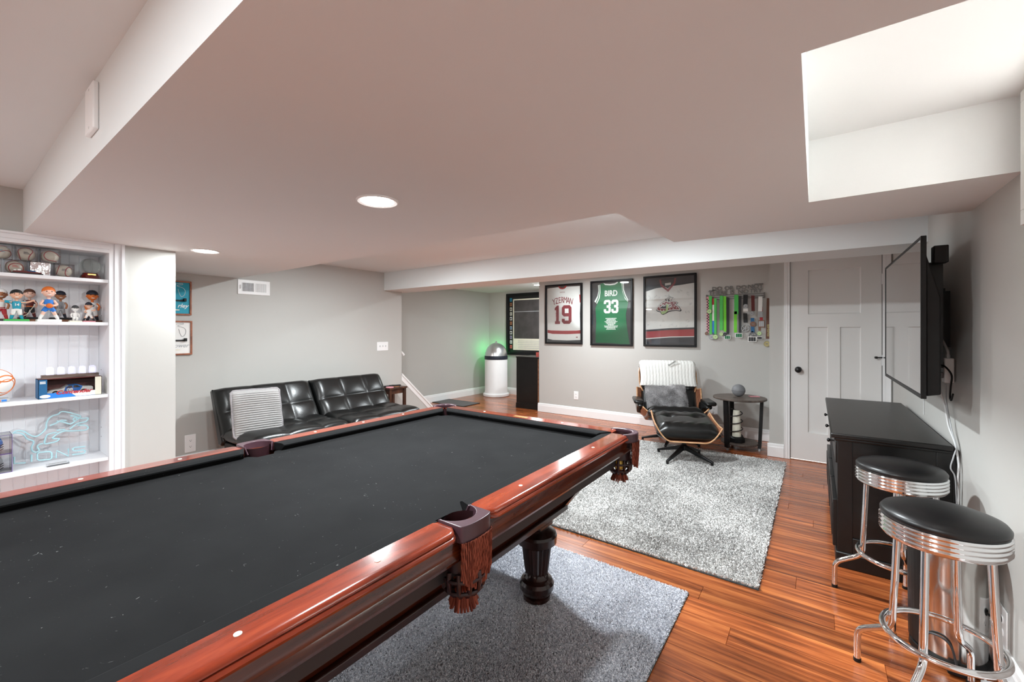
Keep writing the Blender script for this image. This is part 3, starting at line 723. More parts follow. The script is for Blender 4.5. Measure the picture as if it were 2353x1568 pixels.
# white ribbed cushion
pc = onX(592, 948, -4.06)
pl = thing('throw_pillow', 'white ribbed plush pillow leaning on the black sofa', 'pillow', (pc.x, pc.y, pc.z))
nr = 21
g = puff(.40, .41, .15, (), [k/nr for k in range(1, nr)], cut=.28, nu=40, nv=nr*7, rim=.30, power=.8)
lp_ = math.radians(16)
up = Vector((-math.sin(lp_), 0, math.cos(lp_))); nn = Vector((math.cos(lp_), 0, math.sin(lp_)))
MP = Matrix(((0, up.x, nn.x, 0), (1, 0, 0, 0), (0, up.z, nn.z, 0), (0, 0, 0, 1))) @ Matrix.Rotation(math.radians(-2), 4, 'Z')
g.xf(MP).build('cover', 'plush', pl, smooth=180, merge=True)
g = G(); N = 60
ring = [(.203*max(-1, min(1, 1.35*math.cos(2*PI*k/N))), .208*max(-1, min(1, 1.35*math.sin(2*PI*k/N))), 0) for k in range(N)]
g.tube([MP @ Vector(q) for q in ring], [.009+random.uniform(-.002, .002) for k in range(N)], 8, closed=True).build('fringe_edge', 'plush_edge', pl, smooth=60)
# end table with remotes and coaster
ET = thing('end_table', 'small dark brown wooden end table between the sofa and the stairs', 'table', (-4.585, 3.605, 0))
hx, hy_, zt = .15, .145, .56
G().box(-hx, hx, -hy_, hy_, zt-.022, zt).build('table_top', 'espresso_wood', ET, bevel=.003)
G().box(-hx+.03, hx-.03, -hy_+.03, hy_-.03, zt-.085, zt-.022).build('apron', 'espresso_wood', ET)
for sx in (-1, 1):
    for sy in (-1, 1): G().box(sx*(hx-.032)-.017, sx*(hx-.032)+.017, sy*(hy_-.028)-.017, sy*(hy_-.028)+.017, 0, zt-.022).build('leg', 'espresso_wood', ET, bevel=.002)
def remote(x, y, ang, lab, L=.15, m='black_satin', z=zt, tilt=0):
    t = thing('remote_control', lab, 'remote', (x, y, z), ang)
    G().box(-L/2, L/2, -.02, .02, 0.0, .014).build('body', m, t, bevel=.004)
    for k in range(5):
        for j in (-1, 0, 1): G().cyl((-L/2+.03+k*.02, j*.010, .0135), (-L/2+.03+k*.02, j*.010, .0155), .0035, n=8).build('button', 'midgrey', t)
    return t
remote(-4.60, 3.56, 1.9, 'black remote control lying on the end table')
r2 = remote(-4.53, 3.62, 1.2, 'black remote control resting across a wooden coaster', z=zt+.0095)
cs = tag(G().lathe([(0, 0), (.05, 0), (.052, .004), (.05, .009), (0, .009)], n=28, cap=False).build('coaster', 'pink', smooth=40), 'round pinkish white coaster on the end table', 'coaster'); cs.location = (-4.505, 3.515, zt)
cs = tag(G().lathe([(0, 0), (.045, 0), (.046, .004), (.045, .009), (0, .009)], n=28, cap=False).build('coaster', 'riser_wood', smooth=40), 'round brown coaster under a remote control', 'coaster'); cs.location = (-4.53, 3.64, zt)

# wall signs above the sofa, vent, switch and outlet
def pet_sign(y1, z0, z1, lab, panel, textc, word, outline, strip):
    w_ = .27; h_ = z1-z0; y0 = y1-w_
    t = thing('framed_sign', lab, 'wall sign', (SW, y0+w_/2, z0), group=None)
    G().box(0, .012, -w_/2+.01, w_/2-.01, .01, h_-.01).build('panel', panel, t)
    f = .014; g = G()
    for q in ((-w_/2, w_/2, 0, f), (-w_/2, w_/2, h_-f, h_), (-w_/2, -w_/2+f, f, h_-f), (w_/2-f, w_/2, f, h_-f)): g.box(0, .024, q[0], q[1], q[2], q[3])
    g.build('frame', 'sign_frame', t, bevel=.002)
    P = lambda u, v: (.0135, -w_/2+u*w_, h_*(1-v))
    g = G(); g.tube(catmull([P(*q) for q in ((.55, .10), (.72, .07), (.75, .10), (.62, .13), (.60, .16), (.75, .20), (.82, .28), (.80, .40), (.72, .46), (.66, .38), (.62, .24))], 5), .0016, 5); g.build('outline', outline, t, smooth=60)
    g = G().box(.012, .022, -w_/2+.1*w_, w_/2-.18*w_, h_*.40, h_*.445).box(.012, .045, w_/2-.24*w_, w_/2-.17*w_, h_*.40, h_*.49); g.build('hook_bar', 'black_satin', t, bevel=.002)
    text(word, .052, textc, t, T(.0125, w_/2-.028, h_*.27) @ FACE_X, shear=.35, ax='RIGHT', bold=.0008, name='lettering')
    G().box(.012, .0132, -w_/2+.3*w_, w_/2-.34*w_, h_*.135, h_*.165).build('banner', strip, t)
pet_sign(1.447, 1.448, 1.766, 'teal wooden framed sign with white script and black hook bar', 'teal', 'offwhite', 'rley', 'offwhite', 'cream')
pet_sign(1.452, 1.077, 1.395, 'white wooden framed sign with pale script and black hook bar', 'offwhite', 'silver', 'ower', 'midgrey', 'cream')
vt = thing('air_register', 'white wall register with half open louvers under the soffit', 'air vent', (SW, 2.0, 1.757))
G().box(0, .009, -.157, .157, -.076, .076).build('faceplate', 'white_plastic', vt, bevel=.003)
G().box(.0085, .0095, -.118, -.005, -.045, .045).build('opening', 'black_gap', vt)
for k in range(9): G().box(.0085, .013, -.116+k*.0125, -.112+k*.0125, -.045, .045).build('louver', 'white_plastic', vt)
for k in range(7): G().box(.0085, .012, -.118, -.005, -.042+k*.0137, -.040+k*.0137).build('louver', 'white_plastic', vt)
for k in range(10): G().box(.0085, .012, .012+k*.011, .018+k*.011, -.045, .045).build('louver', 'switch_grey', vt)
G().tube([(.009, -.135, -.02), (.022, -.135, -.01), (.022, -.135, .02)], .003, 6).build('lever', 'switch_grey', vt)
sw = thing('switch_plate', 'white triple toggle switch plate on the sofa wall', 'light switch', (SW, 3.622, 1.09))
G().box(0, .006, -.09, .09, -.06, .06).build('plate', 'white_plastic', sw, bevel=.003)
for k in (-1, 0, 1): G().box(.005, .016, k*.046-.005, k*.046+.005, -.006, .014).build('toggle', 'switch_grey', sw, bevel=.001)
def outlet(lab, loc, rz, w_=.078, h_=.125):
    """plate facing local -Y"""
    t = thing('wall_outlet', lab, 'outlet', loc, rz)
    G().box(-w_/2, w_/2, -.006, 0, -h_/2, h_/2).build('plate', 'white_plastic', t, bevel=.003)
    for s in (-1, 1):
        r_ = G().prism([(.017*math.cos(a), max(-.0135, min(.0135, .0175*math.sin(a)))) for a in [2*PI*k/20 for k in range(20)]], lambda a, b, q: (a, q, b+s*h_*.17), -.0085, -.005).build('receptacle', 'white_plastic', t)
        G().box(-.0075, -.0055, -.009, -.0075, s*h_*.17-.003, s*h_*.17+.006).box(.0055, .0075, -.009, -.0075, s*h_*.17-.003, s*h_*.17+.006).cyl((0, -.009, s*h_*.17-.008), (0, -.0075, s*h_*.17-.008), .003, n=8).build('slot', 'black_gap', r_)
    return t
o1 = outlet('white double outlet beside the black sofa', (SW, 1.442, .235), PI/2, .088, .165)
# ================================================================== built-in bookcase
BY0, BY1 = -.40, .646
BACK = -3.792
bc = thing('built_in_bookcase', 'white built in bookcase with beadboard back', 'bookcase', (BKX, (BY0+BY1)/2, 0)); BO = Vector(bc.location)
def bbox(name, m, x0, x1, y0, y1, z0, z1, par=bc, bev=0): return G().box(x0-BO.x, x1-BO.x, y0-BO.y, y1-BO.y, z0, z1).build(name, m, par, bevel=bev)
ZO = 1.7815
SH = (1.6164, 1.3538, .9105, .5215, .12)
for zz in SH: bbox('shelf', 'shelf_paint', BACK, BKX-.002, BY0, BY1, zz-.0195, zz, bev=.0015)
bbox('side_panel', 'shelf_paint', BACK-.01, BKX-.001, BY1, BY1+.02, 0, ZO+.02); bbox('side_panel', 'shelf_paint', BACK-.01, BKX-.001, BY0-.02, BY0, 0, ZO+.02)
bbox('top_panel', 'shelf_paint', BACK-.01, BKX-.001, BY0, BY1, ZO, ZO+.02); bbox('plinth', 'shelf_paint', BACK, BKX-.004, BY0, BY1, 0, .1005)
nb = 23; bwid = (BY1-BY0)/nb
for k in range(nb):
    y0 = BY0+k*bwid
    g = G(); e = .0032; x0 = BACK-.010-BO.x; x1 = BACK-BO.x; a, b_ = y0-BO.y, y0+bwid-BO.y
    g.prism([(a, x0), (b_, x0), (b_, x1-.003), (b_-e, x1), (a+e, x1), (a, x1-.003)], lambda p_, q, t: (q, p_, t), 0, ZO+.02)
    g.build('beadboard', 'shelf_paint', bc)
g = G()
def stepcase(y0, y1, z0, z1, vert, flip=1):
    for a, b_, t in ((0, .28, .010), (.28, .36, .007), (.36, .72, .014), (.72, .80, .011), (.80, 1, .021)):
        if vert: ya, yb = y0+(y1-y0)*a, y0+(y1-y0)*b_; g.box(-.002, t, min(ya, yb)-BO.y, max(ya, yb)-BO.y, z0, z1)
        else: g.box(-.002, t, y0-BO.y, y1-BO.y, z0+(z1-z0)*a, z0+(z1-z0)*b_)
stepcase(BY1, BY1+.071, 0, ZO+.06, True); stepcase(BY0, BY0-.071, 0, ZO+.06, True); stepcase(BY0, BY1, ZO, ZO+.06, False)
g.build('casing', 'shelf_paint', bc)
g = G()
for zz in (1.40, 1.45, 1.00, 1.05, .62, .68): g.cyl((BACK+.06-BO.x, BY1-BO.y-.001, zz), (BACK+.06-BO.x, BY1-BO.y+.001, zz), .003, n=8)
g.build('peg_hole', 'black_gap', bc)

def yat(px, X): return onX(px, 700, X).y
# ---- top shelf: signed balls in clear cubes, foil cube, crystal ball
def ball_mesh(par, r, ang):
    b_ = G().sph((0, 0, 0), r, 24, 16).build('ball', 'ivory', par, smooth=180); b_.rotation_euler = ang
    q = []; A = .44
    for k in range(72):
        t = 4*PI*k/72; ph = PI/2-(PI/2-A)*math.cos(t); la = t/2+A*math.sin(2*t)
        q.append((r*math.sin(ph)*math.cos(la), r*math.sin(ph)*math.sin(la), r*math.cos(ph)))
    G().tube(q, .0022, 5, closed=True).build('stitching', 'red', b_, smooth=60)
    return b_
S = .080
def cube_case(px, z, lab, kind='ball', ang=(0, 0, 0), X=-3.625, mark=None):
    y = yat(px, X+S/2)
    t = thing('display_cube', lab, 'display case', (X, y, z))
    if kind == 'foil':
        G().box(-S/2, S/2, -S/2, S/2, 0, S-.002).build('foil_block', 'foil', t, bevel=.006)
        return t
    g = G(); e = .0016
    for q in ((-S/2, -S/2+e, -S/2, S/2, 0, S-.002), (S/2-e, S/2, -S/2, S/2, 0, S-.002), (-S/2, S/2, -S/2, -S/2+e, 0, S-.002), (-S/2, S/2, S/2-e, S/2, 0, S-.002), (-S/2, S/2, -S/2, S/2, 0, e), (-S/2, S/2, -S/2, S/2, S-.002-e, S-.002)): g.box(*q)
    g.build('case', 'clear_acrylic', t)
    b_ = ball_mesh(t, .0365, ang); b_.location = (0, 0, .0385)
    if mark: 
        g = G()
        for k in range(3): g.box(.0352-.0006*abs(k-1), .0366, -.012, .012-.004*k, -.002+k*.005-.004, .0005+k*.005-.004)
        q = g.build('ink_mark', mark, t); q.location = (0, 0, .043)
    return t
z1, z2 = SH[0], SH[0]+S-.002
cube_case(36, z1, 'clear cube with a ball marked in red, behind the dark toy', ang=(.3, .5, .2), mark='coral')
cube_case(93, z1, 'crinkled silver foil wrapped cube among the ball cases', 'foil')
cube_case(149, z1, 'clear cube with a grey inscribed ball beside the crystal ball', ang=(1.4, .2, 1.2), mark='midgrey')
cube_case(-22, z1, 'clear cube with a ball at the far end of the lower cube row', ang=(.9, .2, 2.2))
cube_case(4, z2, 'clear cube with a ball marked in teal, in the upper cube row', ang=(.2, .9, .6), mark='teal')
cube_case(62, z2, 'clear cube with a dark seamed ball above the foil cube', ang=(.1, .35, 2.9), mark='darkgrey')
cube_case(117, z2, 'clear cube with a plain ball at the end of the upper cube row', ang=(1.2, .0, .35))
t = thing('toy_boat', 'small dark teal toy on a flat stand before the cubes', 'toy', (-3.562, yat(63, -3.562), z1))
G().box(-.012, .012, -.058, .058, 0, .007).build('stand', 'charcoal', t, bevel=.001)
G().prism([(-.055, .007), (.05, .007), (.055, .014), (-.02, .018), (-.05, .016)], lambda a, b, q: (q, a, b), -.007, .007).build('hull', 'darkred', t)
G().box(-.006, .006, .0, .03, .014, .021).build('cabin', 'deepteal', t)
G().cyl((0, -.03, .016), (0, -.03, .024), .006, n=10).cyl((0, -.045, .016), (0, -.045, .022), .005, n=10).build('funnel', 'offwhite', t)
t = thing('crystal_ball', 'clear crystal ball on a turned reddish wooden base', 'crystal ball', (-3.64, yat(211, -3.60), z1))
G().lathe([(0, 0), (.052, 0), (.053, .006), (.047, .012), (.044, .024), (.037, .032), (.035, .040), (.028, .040), (0, .034)], n=32, cap=False).build('base', 'globe_base', t, smooth=40)
G().sph((0, 0, .083), .049, 32, 20).build('globe', 'crystal', t, smooth=180)
G().box(.036, .041, -.018, .018, .026, .034).build('plaque', 'brass', t)

# ---- second shelf: bobblehead figurines
zf = SH[1]
rs = thing('wood_riser', 'brown wooden riser block under the figurines', 'riser', (-3.735, .30, zf))
G().box(-.03, .03, -.33, .20, 0, .016).build('block', 'riser_wood', rs, bevel=.002)
def limb(g, pts, rad): g.tube(catmull(pts, 4), [rad[0]+(rad[-1]-rad[0])*k/(4*(len(pts)-1)) for k in range(4*(len(pts)-1)+1)], 8)
def figurine(px, X, z, H, lab, skin, shirt, pants, sock, base, cap=None, hair=None, trim=None, arms='down', legs=.5, bw=.045, extra=None, kneel=False):
    """facing +X; all heights as fractions of H"""
    y = yat(px, X)
    t = thing('bobblehead', lab, 'figurine', (X, y, z))
    hb = .055*H*1.2
    G().box(-bw*.75, bw*.75, -bw, bw, 0, hb).build('base', base, t, bevel=.003)
    z0 = hb; hip = z0+(.16 if kneel else .31)*H; sh = hip+.24*H; hc = sh+.06*H+.155*H; hr = .145*H
    sp = legs*.12*H
    body = G()
    body.tube([(0, 0, sh-.02*H), (0, 0, sh+.07*H)], .035*H, 8)
    if arms == 'down': A = [[(0, s*.095*H, sh-.02*H), (.01*H, s*.15*H, sh-.11*H), (.04*H, s*.13*H, sh-.21*H)] for s in (-1, 1)]
    elif arms == 'ball': A = [[(0, s*.095*H, sh-.02*H), (.03*H, s*.155*H, sh-.13*H), (.10*H, s*.07*H, sh-.16*H)] for s in (-1, 1)]
    elif arms == 'throw': A = [[(0, -.095*H, sh-.02*H), (-.01*H, -.24*H, sh-.0*H), (0, -.36*H, sh+.02*H)], [(0, .095*H, sh-.02*H), (.03*H, .2*H, sh-.02*H), (.06*H, .34*H, sh+.05*H)]]
    else: A = [[(0, -.095*H, sh-.02*H), (.02*H, -.15*H, sh-.1*H), (.06*H, -.10*H, sh-.13*H)], [(0, .095*H, sh-.02*H), (.02*H, .18*H, sh-.03*H), (.05*H, .22*H, sh+.02*H)]]
    for a in A: limb(body, a, (.036*H, .026*H)); body.sph(a[-1], .032*H, 10, 6)
    for s in (-1, 1):
        if kneel: limb(body, [(0, s*.05*H, hip), (.10*H, s*.06*H, hip-.03*H), (.06*H if s > 0 else -.08*H, s*.06*H, z0+.02*H)], (.05*H, .03*H))
        else: limb(body, [(0, s*.05*H, hip), (.01*H, s*(.05*H+sp*.5), hip-.14*H), (0, s*(.05*H+sp), z0+.03*H)], (.052*H, .030*H))
    body.build('body', skin, t, smooth=60)
    g = G(); g.lathe([(.075*H, hip-.02*H), (.085*H, hip+.05*H), (.10*H, sh-.05*H), (.085*H, sh), (.03*H, sh+.02*H)], n=16)
    for a in A: limb(g, a[:2], (.046*H, .040*H)) if arms != 'ball' else None
    g.xf(Matrix.Diagonal((.72, 1, 1, 1))); tr = g.build('jersey', shirt, t, smooth=50)
    if trim: G().lathe([(.0865*H, hip+.03*H), (.090*H, hip+.055*H)], n=16, cap=False).xf(Matrix.Diagonal((.73, 1.01, 1, 1))).build('stripe', trim, tr)
    g = G(); g.lathe([(.06*H, hip-.05*H), (.08*H, hip-.02*H), (.078*H, hip+.02*H)], n=14).xf(Matrix.Diagonal((.75, 1, 1, 1)))
    for s in (-1, 1):
        if kneel: limb(g, [(0, s*.05*H, hip), (.10*H, s*.06*H, hip-.03*H), (.06*H if s > 0 else -.08*H, s*.06*H, z0+.03*H)], (.058*H, .036*H))
        else: limb(g, [(0, s*.05*H, hip), (.01*H, s*(.05*H+sp*.45), hip-(.09 if arms == 'ball' else .17)*H)], (.062*H, .052*H if arms == 'ball' else .045*H))
    g.build('trousers', pants, t, smooth=60)
    g = G()
    for s in (-1, 1):
        if not kneel: limb(g, [(.005*H, s*(.05*H+sp*.62), hip-.18*H), (0, s*(.05*H+sp), z0+.03*H)], (.044*H, .036*H))
        g.sph((.025*H, s*(.05*H+sp) if not kneel else s*.06*H, z0+.022*H), (.06*H, .036*H, .026*H), 12, 6)
    g.build('sock_and_shoe', sock, t, smooth=60)
    hd = G().sph((0, 0, hc), (hr*.86, hr*.86, hr), 20, 14)
    for s in (-1, 1): hd.sph((0, s*hr*.86, hc-.02*H), (.02*H, .02*H, .03*H), 8, 6)
    hd.sph((hr*.86, 0, hc-.02*H), (.022*H, .02*H, .026*H), 8, 6)
    h_ = hd.build('head', skin, t, smooth=180)
    g = G()
    for s in (-1, 1): g.sph((hr*.80, s*hr*.34, hc+.02*H), (.008*H, .018*H, .014*H), 8, 6)
    g.build('eye', 'brown', h_, smooth=180)
    G().sph((hr*.74, 0, hc-.075*H), (.016*H, .045*H, .014*H), 10, 6).build('mouth', 'offwhite', h_, smooth=180)
    if cap:
        g = G().lathe([(hr*.92, hc+.035*H), (hr*.95, hc+.06*H), (hr*.80, hc+.12*H), (hr*.45, hc+.165*H), (0, hc+.18*H)], n=20, cap=False)
        g.prism([(.3*hr, -.75*hr), (1.0*hr, -.66*hr), (1.4*hr, -.3*hr), (1.4*hr, .3*hr), (1.0*hr, .66*hr), (.3*hr, .75*hr)], lambda a, b, q: (a, b, hc+q*H), .032, .045)
        g.build('cap', cap, h_, smooth=50)
    else:
        g = G().sph((-.12*hr, 0, hc+.03*H), (hr*.93, hr*.95, hr*.98), 18, 12)
        g.v = [(x, y_, max(q, hc+.03*H) if x > -.1*hr else q) for x, y_, q in g.v]
        g.build('hair', hair, h_, smooth=60)
    if extra: extra(t, H, sh, hip)
    return t
def bball(t, H, sh, hip): G().sph((.13*H, 0, sh-.17*H), .07*H, 16, 10).build('basketball', 'orange', t, smooth=180)
def stick(t, H, sh, hip): G().tube([(.09*H, .12*H, sh-.12*H), (.10*H, -.06*H, .15*H), (.10*H, -.16*H, .08*H)], .012*H, 6).build('stick', 'cream', t)
def number(n, m='offwhite'):
    def f(t, H, sh, hip): text(n, .10*H, m, t, T(.070*H, 0, sh-.10*H) @ FACE_X, ext=.002, bold=.0006)
    return f
def pinstripe(t, H, sh, hip):
    G().box(.062*H, .076*H, -.004*H, .004*H, hip, sh).box(.060*H, .074*H, -.035*H, -.028*H, hip, sh-.02*H).box(.060*H, .074*H, .028*H, .035*H, hip, sh-.02*H).build('pinstripe', 'navy', t)
figurine(38, -3.60, zf, .178, 'teal uniformed football figurine on a green base', 'skin', 'teal', 'offwhite', 'teal', 'grass', hair='black', arms='throw', extra=number('14'))
figurine(112, -3.60, zf, .205, 'blue uniformed basketball figurine holding an orange ball', 'face', 'skyblue', 'skyblue', 'offwhite', 'offwhite', hair='orange', arms='ball', legs=1.0, bw=.048, extra=bball)
figurine(68, -3.735, zf+.016, .178, 'dark red hockey figurine with long brown hair and stick', 'face', 'darkred', 'charcoal', 'darkred', 'charcoal', hair='brown', trim='orange', extra=stick)
figurine(139, -3.735, zf+.016, .175, 'grey pinstriped baseball figurine in a navy cap', 'tan', 'silver', 'silver', 'navy', 'charcoal', cap='navy', extra=pinstripe)
figurine(173, -3.605, zf, .118, 'small white crouching catcher figurine with dark helmet', 'offwhite', 'offwhite', 'offwhite', 'offwhite', 'cream', cap='darkgrey', kneel=True, bw=.028)
figurine(204, -3.605, zf, .122, 'small white baseball figurine on a pink base', 'skin', 'offwhite', 'offwhite', 'charcoal', 'pink', cap='navy', legs=1.2, bw=.028, arms='wave')
figurine(212, -3.735, zf, .205, 'tall white jersey baseball figurine in a navy cap by the shelf end', 'orange', 'offwhite', 'offwhite', 'navy', 'brown', cap='navy', extra=number('D', 'navy'))
figurine(2, -3.70, zf+.0, .185, 'red and white striped hockey figurine beside the teal one', 'tan', 'offwhite', 'red', 'red', 'darkgrey', hair='offwhite', trim='red')

# ---- third shelf: ball on stand, boxed toy car, number clock
z3 = SH[2]
t = thing('ball_ornament', 'white ball with orange bands on a grey stand', 'ornament', (-3.64, yat(-14, -3.60), z3))
G().box(-.045, .045, -.055, .055, 0, .018).build('stand', 'silver', t, bevel=.003)
G().box(.0445, .046, .004, .022, .004, .014).build('label', 'red', t); G().box(.0445, .046, .026, .044, .004, .014).build('label', 'skyblue', t)
G().lathe([(.02, .018), (.016, .026), (.024, .034)], n=16).build('neck', 'midgrey', t)
b_ = G().sph((0, 0, .105), .075, 32, 20).build('ball', 'offwhite', t, smooth=180)
g = G(); R0 = .0745
def circ(nrm, h, R_, N=40):
    nrm = Vector(nrm).normalized(); a = nrm.orthogonal().normalized(); c_ = nrm.cross(a); r = math.sqrt(max(0, R_*R_-h*h))
    return [Vector((0, 0, .105))+nrm*h+(a*math.cos(2*PI*k/N)+c_*math.sin(2*PI*k/N))*r for k in range(N)]
g.tube(circ((.7, .6, -.25), .05, R0), .004, 6, closed=True); g.tube(circ((.55, .35, .75), .055, R0), .0035, 6, closed=True); g.tube(circ((.7, .6, -.25), .064, R0), .002, 6, closed=True)
g.build('band', 'orange', b_, smooth=60)
bx = thing('toy_car_box', 'boxed blue and white toy race car with red Contender lettering', 'toy box', (-3.625, (yat(88, -3.57)+yat(234, -3.57))/2, z3))
L = yat(234, -3.57)-yat(88, -3.57); HB = .112; D = .055
G().box(-D, -D+.002, -L/2, L/2, 0, HB).build('back_card', 'darkred', bx); G().box(-D, D, -L/2, L/2, 0, .002).build('bottom_card', 'deepteal', bx); G().box(-D, D, -L/2, L/2, HB-.002, HB).build('top_card', 'darkred', bx)
G().box(-D, D, -L/2, -L/2+.002, 0, HB).box(D-.002, D, -L/2, -L/2+.034, .0, HB).build('side_card', 'deepteal', bx)
G().box(-D, D, L/2-.002, L/2, 0, HB).box(D-.002, D, L/2-.030, L/2, 0, HB).build('side_card', 'cream', bx)
G().prism([(-L/2+.034, .002), (.02, .002), (-.01, .030), (-L/2+.034, .030)], lambda a, b, q: (q, a, b), D-.002, D).build('front_lip', 'skyblue', bx)
G().prism([(.02, .002), (L/2-.03, .002), (L/2-.03, .030), (-.01, .030)], lambda a, b, q: (q, a, b), D-.002, D).build('front_lip', 'offwhite', bx)
G().box(D-.0015, D-.001, -L/2+.034, L/2-.03, .03, HB-.002).build('window', 'glass_case', bx)
text('Contender', .030, 'red', bx, T(D+.0005, .01, .030) @ FACE_X, ext=.0006, bold=.0010, shear=.4, sx=1.12)
g = G().prism([(.021*math.cos(2*PI*k/24), .0095*math.sin(2*PI*k/24)) for k in range(24)], lambda a, b, q: (q, a-L/2+.026, b+.014), D, D+.001); g.build('oval_badge', 'offwhite', bx)
for q in (.012, .020): G().box(D, D+.0008, -L/2+.006, -L/2+.028, HB-q-.005, HB-q).build('print_line', 'offwhite', bx)
car = bpy.data.objects.new('toy_car', None); COL.objects.link(car); car.parent = bx; car.location = (0, 0, .014)
sil = [(-.10, .006), (-.098, .022), (-.075, .032), (-.035, .036), (-.012, .052), (.03, .055), (.055, .042), (.090, .040), (.097, .034), (.096, .008)]
G().prism(sil, lambda a, b, q: (q, a, b), -.036, .036).build('car_body', 'offwhite', car, bevel=.004)
G().prism([(-.03, .012), (-.022, .045), (-.008, .0525), (.03, .0555), (.05, .0445), (.036, .012)], lambda a, b, q: (q, a, b), -.0365, .0368).build('car_cab', 'skyblue', car)
G().prism([(-.022, .038), (-.009, .050), (.006, .051), (.006, .038)], lambda a, b, q: (q, a, b), -.037, .0374).prism([(.011, .038), (.011, .051), (.028, .052), (.042, .038)], lambda a, b, q: (q, a, b), -.037, .0374).build('car_window', 'charcoal', car)
for a in (-.062, .055): w_ = G().cyl((.030, a, .012), (.038, a, .012), .0145, n=20).build('wheel', 'black', car); G().cyl((.038, a, .012), (.039, a, .012), .007, n=14).build('hub', 'silver', w_)
text('08', .026, 'offwhite', car, T(.0378, -.004, .025) @ FACE_X, ext=.0006, bold=.0012)
ck = thing('number_clock', 'wooden bar clock with glowing number panels on the toy box', 'clock', (-3.625, (yat(97, -3.585)+yat(229, -3.585))/2, z3+HB))
LC = yat(229, -3.585)-yat(97, -3.585)
G().box(-.022, .022, -LC/2, LC/2, 0, .020).build('bar', 'clock_wood', ck, bevel=.001)
for k, ch in enumerate('0112'):
    y = -LC/2+.034+k*(LC-.06)/4
    g = G().prism([(-.0155, 0), (.0155, 0), (.0155, .036), (.010, .045), (0, .048), (-.010, .045), (-.0155, .036)], lambda a, b, q: (q, a+y, b+.020), -.007, .007); g.build('number_panel', 'digit_case', ck)
    text(ch, .034, 'digit_glow', ck, T(.0075, y, .039) @ FACE_X, ext=.0005, bold=.0010, name='digit')
y = -LC/2+.034+(LC-.06)
G().prism([(-.0155, 0), (.0155, 0), (.0155, .036), (.010, .045), (0, .048), (-.010, .045), (-.0155, .036)], lambda a, b, q: (q, a+y, b+.020), -.007, .007).build('number_panel', 'digit_case', ck)
G().sph((.0075, y, .033), (.001, .010, .008), 12, 8).prism([(-.009, .0), (.009, 0), (.006, .016), (-.006, .016)], lambda a, b, q: (q, a+y, b+.036), .007, .008).build('digit', 'digit_glow', ck)

# ---- fourth shelf: lion neon sign, clear cases, card holder
z4 = SH[3]
NX = -3.705
def cp(x, y): return onX(x/4.613, 800+y/4.613, NX)
ln_ = thing('neon_sign', 'pale blue LIONS neon sign with leaping lion on clear sheet', 'neon sign', (NX, cp(540, 1000).y, z4)); LO = Vector(ln_.location)
paths = [
 [(135,905),(180,878),(250,885),(320,925),(375,940),(430,915),(475,872),(490,845),(492,805),(512,758),(552,722),(615,703),(650,676),(720,682),(790,700),(852,722),(846,745),(890,746),(935,744),(915,778),(870,790),(820,802),(785,825),(740,860)],
 [(135,905),(200,903),(250,920),(290,965),(350,985),(355,1012),(335,1050),(343,1092),(380,1106),(415,1085),(395,1045),(425,1020),(455,1015)],
 [(825,820),(900,820),(935,842),(918,866),(880,874),(760,880),(680,882),(622,905),(572,940),(560,960),(625,962),(600,990),(540,1006),(475,1016),(482,960),(502,922),(560,902),(600,900)],
 [(530,825),(590,800),(650,768),(705,770)], [(600,775),(680,788),(735,806),(770,795),(800,772),(838,748)], [(600,876),(690,864)], [(745,720),(790,722),(838,745)],
 [(775,755),(795,738),(815,755),(795,775),(775,757)],
 [(150,1155),(150,1226),(272,1217)], [(333,1130),(333,1206)], [(595,1166),(600,1090),(725,1146),(725,1068)]]
g = G()
for p_ in paths:
    P = [Vector(cp(*q))-LO for q in p_]
    g.tube(catmull(P, 4) if len(p_) > 4 else P, .0042, 7)
P = [(400,1118),(420,1108),(525,1097),(548,1112),(550,1165),(530,1180),(415,1192),(396,1178),(395,1130)]; g.tube([Vector(cp(*q))-LO for q in P], .0042, 7, closed=True)
P = [(905,1045),(795,1056),(770,1068),(775,1086),(795,1091),(885,1080),(905,1092),(895,1113),(875,1118),(765,1131)]; g.tube([Vector(cp(*q))-LO for q in P], .0042, 7)
g.build('tube', 'neon_tube', ln_, smooth=60)
sheet = [(105,880),(180,850),(300,880),(400,880),(450,830),(480,740),(560,670),(640,640),(740,650),(860,690),(950,720),(955,850),(940,900),(955,1020),(930,1130),(720,1180),(450,1215),(200,1245),(120,1240),(120,1140),(200,1110),(230,1000),(160,950)]
P = [Vector(cp(*q))-LO for q in sheet]
G().prism([(q.y, max(q.z, .004)) for q in P], lambda a, b, t: (t, a, b), -.012, -.007).build('sheet', 'clear_acrylic', ln_)
G().tube([Vector(cp(620, 668))-LO, Vector(cp(650, 640))-LO, Vector(cp(690, 655))-LO], .003, 6).build('hanger', 'switch_grey', ln_)
